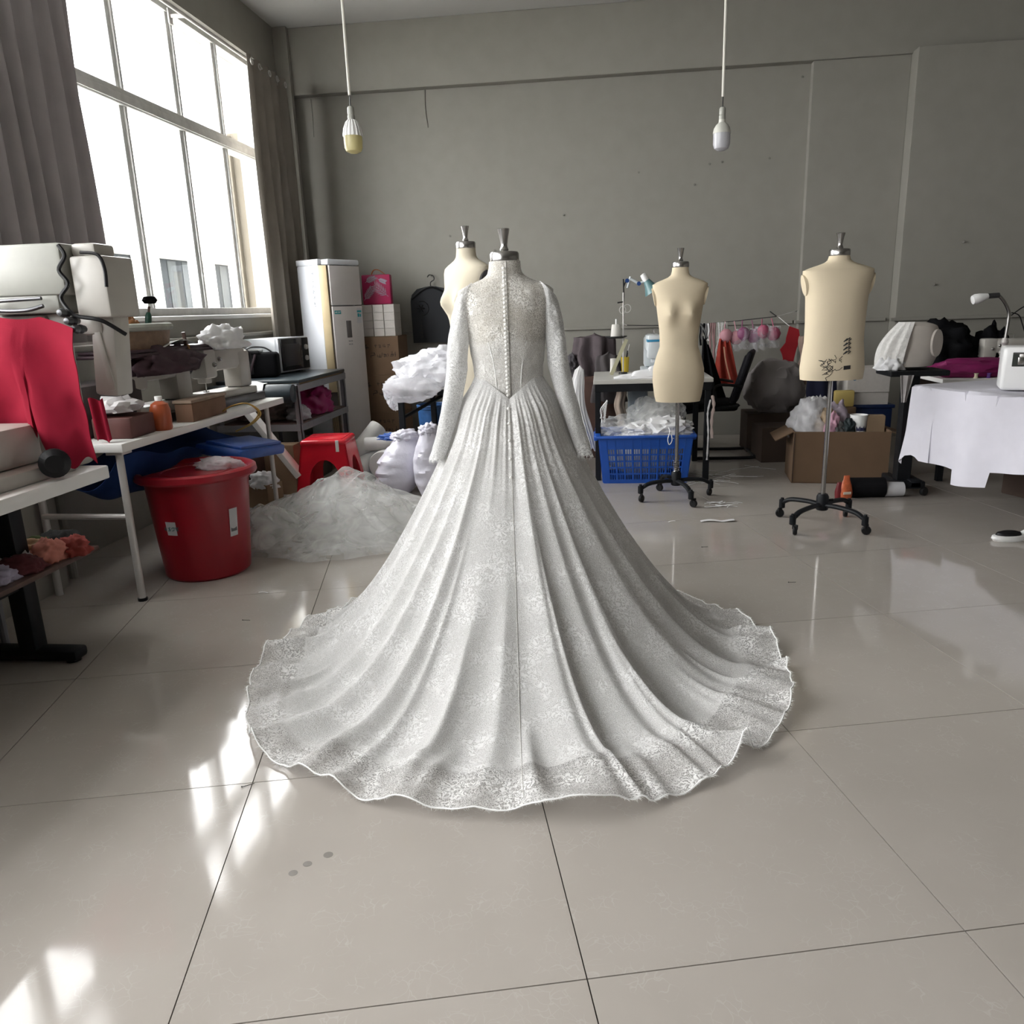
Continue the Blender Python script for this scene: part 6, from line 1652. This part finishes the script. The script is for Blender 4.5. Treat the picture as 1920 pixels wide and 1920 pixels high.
carton('carton', 'small brown box standing in the right part of the big carton', 1.87, 1.99, 5.72, 5.80, 0.28, 0.46, M_CARD2, rotz=-0.1)
# white boxes on a navy crate behind
crate = thing('storage_crate', 'navy plastic crate under the white boxes behind the big carton', 'crate', (2.14, 6.75, 0))
obj('body', box(-0.20, 0.20, -0.15, 0.18, 0, 0.40, 0.01), mat('navy_plastic', (0.01, 0.025, 0.09), 0.5), crate)
obj('rim', box(-0.215, 0.215, -0.165, 0.195, 0.40, 0.43, 0.008), mat('navy_plastic', (0.01, 0.025, 0.09)), crate)
carton('white_box', 'lower flat white box on the navy crate', 1.98, 2.30, 6.60, 6.92, 0.43, 0.53, M_TISS, flaps=False)
w2 = carton('white_box', 'upper white box with blue round logo on the navy crate', 1.97, 2.30, 6.59, 6.92, 0.53, 0.72, M_TISS, flaps=False)
obj('logo', move(lathe([(0.0, 0), (0.028, 0), (0.028, 0.001), (0.0, 0.001)], 20), (-0.11, -0.166, 0.13), (PI / 2, 0, 0), (0.8, 1.2, 1)), mat('logo_blue', (0.02, 0.16, 0.30), 0.6), w2)
single('yellow_packet', box(-0.075, 0.075, -0.03, 0.03, 0, 0.13, 0.012), mat('pale_yellow_plastic', (0.55, 0.42, 0.14), 0.5), 'yellow packet leaning on the white boxes', 'packet', (1.93, 6.52, 0.43), 0.0)
single('packet_shelf', box(-0.09, 0.09, -0.05, 0.05, 0, 0.43, 0.01), M_CARD, 'narrow brown box under the yellow packet', 'box', (1.93, 6.52, 0.0))

# ---- black wheeled stand with a short torso piece on it
bs2 = thing('machine_stand', 'black wheeled post stand carrying the short cream torso piece', 'stand', (1.98, 5.32, 0))
obj('post', box(-0.045, 0.045, -0.04, 0.04, 0.06, 0.78, 0.006), M_BLACKM, bs2, smooth=False)
obj('second_post', box(0.06, 0.10, 0.10, 0.14, 0.06, 0.78, 0.006), M_BLACKM, bs2, smooth=False)
obj('top_plate', box(-0.16, 0.20, -0.10, 0.18, 0.78, 0.815, 0.008), M_BLACKM, bs2, smooth=False)
obj('base', join(box(-0.10, 0.12, -0.10, -0.04, 0.05, 0.10, 0.01), box(0.02, 0.10, -0.10, 0.22, 0.05, 0.11, 0.012), box(-0.06, 0.00, -0.05, 0.20, 0.05, 0.10, 0.01)), M_BLACKM, bs2)
for x, y in ((0.12, -0.08), (-0.08, -0.07), (0.08, 0.2)):
    obj('caster', move(join(lathe([(0.012, -0.014), (0.027, -0.012), (0.030, 0.0), (0.027, 0.012), (0.012, 0.014)], 16)), (x, y, 0.030), (PI / 2, 0, 0.5)), M_BLACKP, bs2)
tpz = thing('torso_piece', 'short cream torso piece with oval arm opening under white lace on the black stand', 'torso form', (1.99, 5.40, 0.815))
rings = []
for j in range(26):
    v = j / 25
    hw = 0.17 * (1 - 0.30 * v ** 2.5) * (0.92 + 0.16 * math.sin(PI * v)); hd = 0.115 * (1 - 0.25 * v ** 2)
    if v > 0.9: hw *= 1 - ((v - 0.9) / 0.1) ** 2 * 0.55; hd *= 1 - ((v - 0.9) / 0.1) ** 2 * 0.6
    rings.append([(-0.02 + 0.05 * v + hw * math.cos(2 * PI * i / 40), hd * math.sin(2 * PI * i / 40), 0.02 + 0.275 * v) for i in range(40)])
obj('torso', loft(rings), mat('grey_cream_linen', (0.50, 0.46, 0.42), 0.85, bump=0.08, bscale=300), tpz)
obj('arm_plate', move(prism([(0.048 * math.cos(a), 0.085 * math.sin(a)) for a in [2 * PI * q / 28 for q in range(28)]], -0.008, 0.008), (0.125, -0.085, 0.165), (PI / 2, 0, 0.55)), mat('grey_cream_linen', (0.50, 0.46, 0.42)), tpz)
def lacec(u, v):
    an = -3.0 + 1.05 * u
    z = 0.03 + 0.27 * v
    r = 0.182 * (1 - 0.30 * v ** 2.5) * (0.92 + 0.16 * math.sin(PI * v)) * (1.015 + 0.006 * math.sin(u * 26))
    return -0.02 + 0.05 * v + r * math.cos(an) * 1.02 - 0.03 * (1 - v) * (u < 0.6), r * 0.72 * math.sin(an), z - 0.02 * (1 - v) * math.sin(u * 20)
obj('lace_cover', grid(lacec, 40, 20), mat('white_lace_scrap', (0.66, 0.65, 0.63), 0.9, var=0.1, scale=50, bump=0.4, bscale=90), tpz)
scrap('white_lace', 'white lace frill gathered at the left foot of the torso piece', 'lace', (1.86, 5.35, 0.815), (0.16, 0.14), M_WHITEC, 121, 0.07)
slv = thing('cloth_flap', 'grey cloth tongue hanging from the black stand top', 'cloth', (1.92, 5.21, 0.62))
obj('cloth', shell(grid(lambda u, v: (-0.04 + 0.08 * u * (0.3 + 0.7 * v) + 0.02 * (1 - v), 0.008 * math.sin(u * 9), 0.17 * v), 10, 10), 0.004), mat('grey_cloth_flap', (0.36, 0.34, 0.34), 0.9), slv)
scrap('red_cloth', 'red and black cloth bundle hanging low on the black stand', 'cloth', (2.09, 5.22, 0.36), (0.16, 0.16), mat('bright_red_cloth', (0.36, 0.015, 0.030), 0.8), 123, 0.10)
scrap('black_cloth', 'black cloth bundle above the red one on the black stand', 'cloth', (2.11, 5.26, 0.46), (0.17, 0.15), M_BLACKC, 124, 0.12)
rb = thing('rolled_cloth', 'black rolled mat with white end lying on the floor behind the broad form', 'roll', (1.62, 5.22, 0.065))
obj('roll', move(lathe([(0.0, 0.0), (0.062, 0.0), (0.065, 0.01), (0.065, 0.22), (0.0, 0.22)], 24), (0, 0, 0), (0, PI / 2, 0)), M_BLACKC, rb)
obj('white_end', move(lathe([(0.0, 0.22), (0.050, 0.22), (0.046, 0.34), (0.0, 0.345)], 24), (0, 0, -0.013), (0, PI / 2, 0)), M_LABEL, rb)
op = thing('snack_packet', 'orange and dark red packet standing on the floor beside the broad form base', 'packet', (1.575, 5.13, 0), 0.2)
obj('pack', loft([[(w * math.cos(2 * PI * i / 20), d * math.sin(2 * PI * i / 20), z) for i in range(20)] for z, w, d in ((0.0, 0.040, 0.022), (0.05, 0.045, 0.026), (0.10, 0.036, 0.018), (0.14, 0.022, 0.008), (0.165, 0.02, 0.003))]), mat('orange_foil', (0.55, 0.13, 0.05), 0.35, var=0.3, scale=30), op)
obj('pack_side', loft([[(-0.035 + w * math.cos(2 * PI * i / 16), 0.01 + d * math.sin(2 * PI * i / 16), z) for i in range(16)] for z, w, d in ((0.0, 0.03, 0.02), (0.06, 0.034, 0.022), (0.12, 0.02, 0.01))]), mat('dark_red_foil', (0.14, 0.012, 0.016), 0.35), op)
obj('label', box(-0.03, 0.022, -0.030, -0.024, 0.045, 0.062, 0.002), mat('pale_label_strip', (0.6, 0.52, 0.42), 0.6), op, smooth=False)

# ---- cloth-covered table at the right edge
tb = thing('cloth_table', 'work table under a white cloth at the right edge', 'table', (1.91, 5.0, 0), -1.20)
obj('tabletop', box(0.02, 1.55, 0.02, 0.68, 0.71, 0.74, 0.004), M_LAM, tb, smooth=False)
for x in (0.62, 1.45):
    for y in (0.30, 0.60):
        obj('leg', box(x, x + 0.04, y, y + 0.04, 0, 0.71, 0.003), M_BLACKM, tb, smooth=False)
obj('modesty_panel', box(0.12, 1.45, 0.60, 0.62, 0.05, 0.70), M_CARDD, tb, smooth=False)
def tablecloth(u, v):
    # v: 0 at hem .. 1 at the rear edge of the top; u along the table
    L = 1.58 * u - 0.03
    hem = 0.40 + 0.05 * math.sin(u * 5 + 0.5) - 0.02 * u
    if 0.26 < u < 0.40: hem += 0.085
    if u < 0.09: hem += 0.06 - u * 0.8
    if u < 0.10 and u > 0.06: hem -= 0.02
    s = v * (hem + 0.70)
    if s < hem:
        d = hem - s
        y = -0.006 - 0.05 * (d / 0.45) * (0.5 + 0.5 * math.sin(u * 26)) - 0.012
        z = 0.747 - d
        x = L - 0.06 * (d / 0.4) * (u < 0.12) * math.sin(u * 30)
        return x, y, z
    return L, s - hem - 0.006, 0.749 + 0.003 * nz3(u * 9, s * 6, 2)
tcl = single('tablecloth', shell(grid(tablecloth, 110, 60), 0.003), mat('lilac_white_cotton', (0.70, 0.69, 0.76), 0.9, var=0.03, spec=0.1, trans=0.08), 'white cloth hanging over the table at the right edge', 'tablecloth', (1.91, 5.0, 0.0), -1.20)
wm = thing('sewing_machine', 'white box-shaped sewing machine with small metal window at the right edge', 'sewing machine', (2.36, 4.62, 0.755), -0.35)
obj('body', box(-0.16, 0.20, -0.09, 0.10, 0.0, 0.235, 0.02, 3), mat('bright_white_enamel', (0.80, 0.80, 0.80), 0.3, var=0.01), wm)
wn = obj('window', box(-0.115, 0.005, -0.0925, -0.088, 0.13, 0.205, 0.002), mat('dark_recess', (0.03, 0.035, 0.03), 0.4), wm, smooth=False)
obj('plate', join(box(-0.085, 0.0, -0.096, -0.092, 0.165, 0.198, 0.002), box(-0.09, -0.06, -0.097, -0.092, 0.14, 0.18, 0.002), tube([(-0.11, -0.095, 0.20), (0.01, -0.095, 0.197)], 0.003, 6)), M_CHROME, wn)
obj('handwheel', move(lathe([(0.0, 0), (0.035, 0.0), (0.042, 0.01), (0.03, 0.03), (0.0, 0.032)], 20), (0.10, -0.09, 0.04), (PI / 2, 0, 0)), M_BLACKP, wm)

# ---- second table behind with cloth, cream machine and gooseneck lamp
t3 = thing('rear_table', 'long low-lit table behind the cloth-covered table at right', 'table', (2.30, 5.62, 0))
obj('tabletop', box(0, 2.3, 0, 0.85, 0.69, 0.72, 0.004), M_LAM, t3, smooth=False)
for x in (0.05, 2.2):
    for y in (0.05, 0.75):
        obj('leg', box(x, x + 0.04, y, y + 0.04, 0, 0.69), M_BLACKM, t3, smooth=False)
obj('back_panel', box(0.05, 2.25, 0.78, 0.80, 0.05, 0.68), M_CARDD, t3, smooth=False)
M_MAG = mat('magenta_cloth', (0.20, 0.004, 0.085), 0.7, var=0.15, scale=8)
single('magenta_cloth', blob((0, 0, 0.05), (0.34, 0.14, 0.075), 44, 0.2, 2.0, 4, floor=0.0, ridge=0.08), M_MAG, 'magenta cloth lying along the front of the rear table', 'cloth', (2.62, 5.78, 0.72))
scrap('black_cloth', 'big heap of black cloth on the rear table behind the torso piece', 'cloth', (2.52, 6.24, 0.72), (0.46, 0.36), M_BLACKC, 131, 0.25)
scrap('black_cloth', 'flat end of black cloth at the right of the big black heap', 'cloth', (2.88, 6.26, 0.72), (0.24, 0.24), M_BLACKC, 132, 0.22)
sewing_machine('sewing_machine', 'cream sewing machine under the gooseneck lamp on the rear table', (2.93, 6.10, 0.72), 0.0, M_CREAMM).scale = (0.78, 0.78, 0.78)
gl = thing('gooseneck_lamp', 'gooseneck lamp with white bell head over the rear table', 'lamp', (2.78, 5.86, 0.72))
obj('base', lathe([(0.0, 0.0), (0.05, 0.0), (0.055, 0.01), (0.055, 0.06), (0.03, 0.10), (0.022, 0.13), (0.030, 0.15), (0.022, 0.17), (0.016, 0.20), (0.026, 0.22), (0.016, 0.25), (0.0, 0.25)], 24), M_PALEST, gl)
obj('neck', tube(spline([(0.0, 0, 0.24), (0.005, 0, 0.36), (0.0, 0, 0.43), (-0.04, 0, 0.50), (-0.08, 0, 0.54)]), 0.011, 10), M_CHROME, gl)
obj('sleeve', tube([(-0.075, 0, 0.538), (-0.15, 0, 0.535)], 0.018, 12), M_DKMETAL, gl)
obj('shade', move(lathe([(0.0, 0.0), (0.018, 0.0), (0.024, 0.02), (0.032, 0.05), (0.036, 0.08), (0.030, 0.10), (0.0, 0.105)], 20), (-0.145, 0, 0.536), (0, -PI / 2 - 0.25, 0)), M_WHITEP, gl)
obj('cord', tube(spline([(0.02, 0, 0.42), (0.07, 0, 0.40), (0.10, 0, 0.34), (0.14, 0, 0.24)]), 0.004, 6), M_BLACKP, gl)
obj('cord', tube(spline([(0.03, 0.02, 0.40), (0.12, 0.02, 0.46), (0.15, 0.02, 0.38), (0.19, 0.02, 0.22), (0.24, 0.02, 0.10)]), 0.004, 6), M_BLACKP, gl)
for k, (x, lb, c) in enumerate(((2.52, 'tiny cream thread spool on the front edge of the rear table', (0.6, 0.55, 0.4)), (2.60, 'tiny violet thread spool on the front edge of the rear table', (0.16, 0.06, 0.3)))):
    single('thread_spool', lathe([(0.0, 0), (0.016, 0), (0.016, 0.004), (0.011, 0.006), (0.011, 0.028), (0.016, 0.03), (0.016, 0.034), (0, 0.034)], 14), mat('spool_%d' % k, c, 0.6), lb, 'thread spool', (x, 5.64, 0.72))

# ---- small things on the floor
fp_ = thing('foot_pedal', 'small black and white object lying on the floor at the right edge', 'pedal', (2.16, 4.24, 0), 0.15)
obj('sole', loft([[(0.10 * math.cos(2 * PI * i / 24) * k, 0.045 * math.sin(2 * PI * i / 24) * k, z) for i in range(24)] for z, k in ((0.0, 0.9), (0.012, 1.0), (0.026, 0.96), (0.03, 0.8))]), M_WHITEP, fp_)
obj('top', loft([[(-0.01 + 0.07 * math.cos(2 * PI * i / 24) * k, 0.036 * math.sin(2 * PI * i / 24) * k, z) for i in range(24)] for z, k in ((0.028, 1.0), (0.042, 0.9), (0.05, 0.5))]), M_BLACKP, fp_)
obj('heel', tube([(0.07, 0.0, 0.028), (0.12, 0.005, 0.05), (0.16, 0.01, 0.06)], [0.02, 0.022, 0.014], 10), M_WHITEP, fp_)
def ribbon_bits(label, cx, cy, n, spread, seed, w=0.006, L=0.12):
    t = thing('thread_scraps', label, 'scraps', (cx, cy, 0))
    rng = random.Random(seed)
    for k in range(n):
        x, y, a = rng.uniform(-spread, spread), rng.uniform(-spread, spread) * 0.6, rng.uniform(-0.8, 0.8)
        pts = [(x + L * (q / 4 - .5) * math.cos(a) + rng.uniform(-.01, .01), y + L * (q / 4 - .5) * math.sin(a) + rng.uniform(-.012, .012), 0.004 + rng.uniform(0, 0.008)) for q in range(5)]
        obj('strand', tube(spline(pts, 4), w * rng.uniform(0.4, 1), 5, flat=0.4), M_WHITEC, t)
    return t
ribbon_bits('tangle of white ribbon scraps on the floor right of the female form base', 0.80, 5.02, 8, 0.10, 1)
ribbon_bits('loose white threads on the floor below the office chair', 0.98, 6.02, 12, 0.28, 2, 0.003, 0.25)
ribbon_bits('loose white threads on the floor in front of the office chair', 0.75, 5.62, 8, 0.16, 5, 0.003, 0.22)
single('ribbon_strip', shell(grid(lambda u, v: (-0.10 + 0.2 * u, -0.016 + 0.032 * v + 0.006 * math.sin(u * 7), 0.004 + 0.006 * abs(math.sin(u * 5))), 20, 4), 0.002), mat('white_satin_strip', (0.66, 0.65, 0.66), 0.5), 'white satin strip lying alone on the floor', 'ribbon', (0.69, 4.62, 0), 0.05)
M_SPECK = mat('dark_speck', (0.03, 0.028, 0.025), 0.8)
M_STAIN = mat('water_stain', (0.20, 0.182, 0.165), 0.2)
for k, (x, y, r) in enumerate([(-0.735, 1.502, 0.011), (-0.712, 1.535, 0.011), (-0.672, 1.570, 0.012)]):
    single('stain_spot', prism([(r * math.cos(2 * PI * q / 18), r * math.sin(2 * PI * q / 18) * 0.9) for q in range(18)], 0.0, 0.0003), M_STAIN, 'dark round drop stain on the floor, %s of three' % ['left', 'middle', 'right'][k], 'stain', (x, y, 0.0002), 0, 'three drop stains on the front tiles', smooth=False)
pins = [('dark pin lying on the floor left of the train', -1.00, 1.835, 0.6), ('tiny dark speck on the tiles right of the train', 0.88, 3.55, 0.1), ('tiny dark speck on the floor near the female form', 0.55, 4.1, 0.2), ('short dark thread on the floor behind the train at left', -1.55, 3.02, 0.0)]
for k, (lb, x, y, a) in enumerate(pins):
    single('pin', join(tube([(-0.015, 0, 0.0025), (0.018, 0, 0.0025)], 0.0010, 5), move(lathe([(0, -0.003), (0.003, 0), (0, 0.003)], 8), (-0.016, 0, 0.003))), M_SPECK, lb, 'pin', (x, y, 0), a)
for k, (lb, x, y, a) in enumerate([('small white paper shred on the floor in front of the red bin', -1.62, 3.36, -0.1), ('curved white offcut on the floor beside the female form', 0.42, 4.62, 0.5)]):
    single('paper_shred', shell(grid(lambda u, v: (-0.025 + 0.05 * u, -0.004 + 0.008 * v + 0.005 * math.sin(u * 3), 0.002 + 0.004 * u * (1 - u)), 8, 2), 0.0008), mat('white_paper', (0.8, 0.79, 0.78)), lb, 'paper shred', (x, y, 0), a)
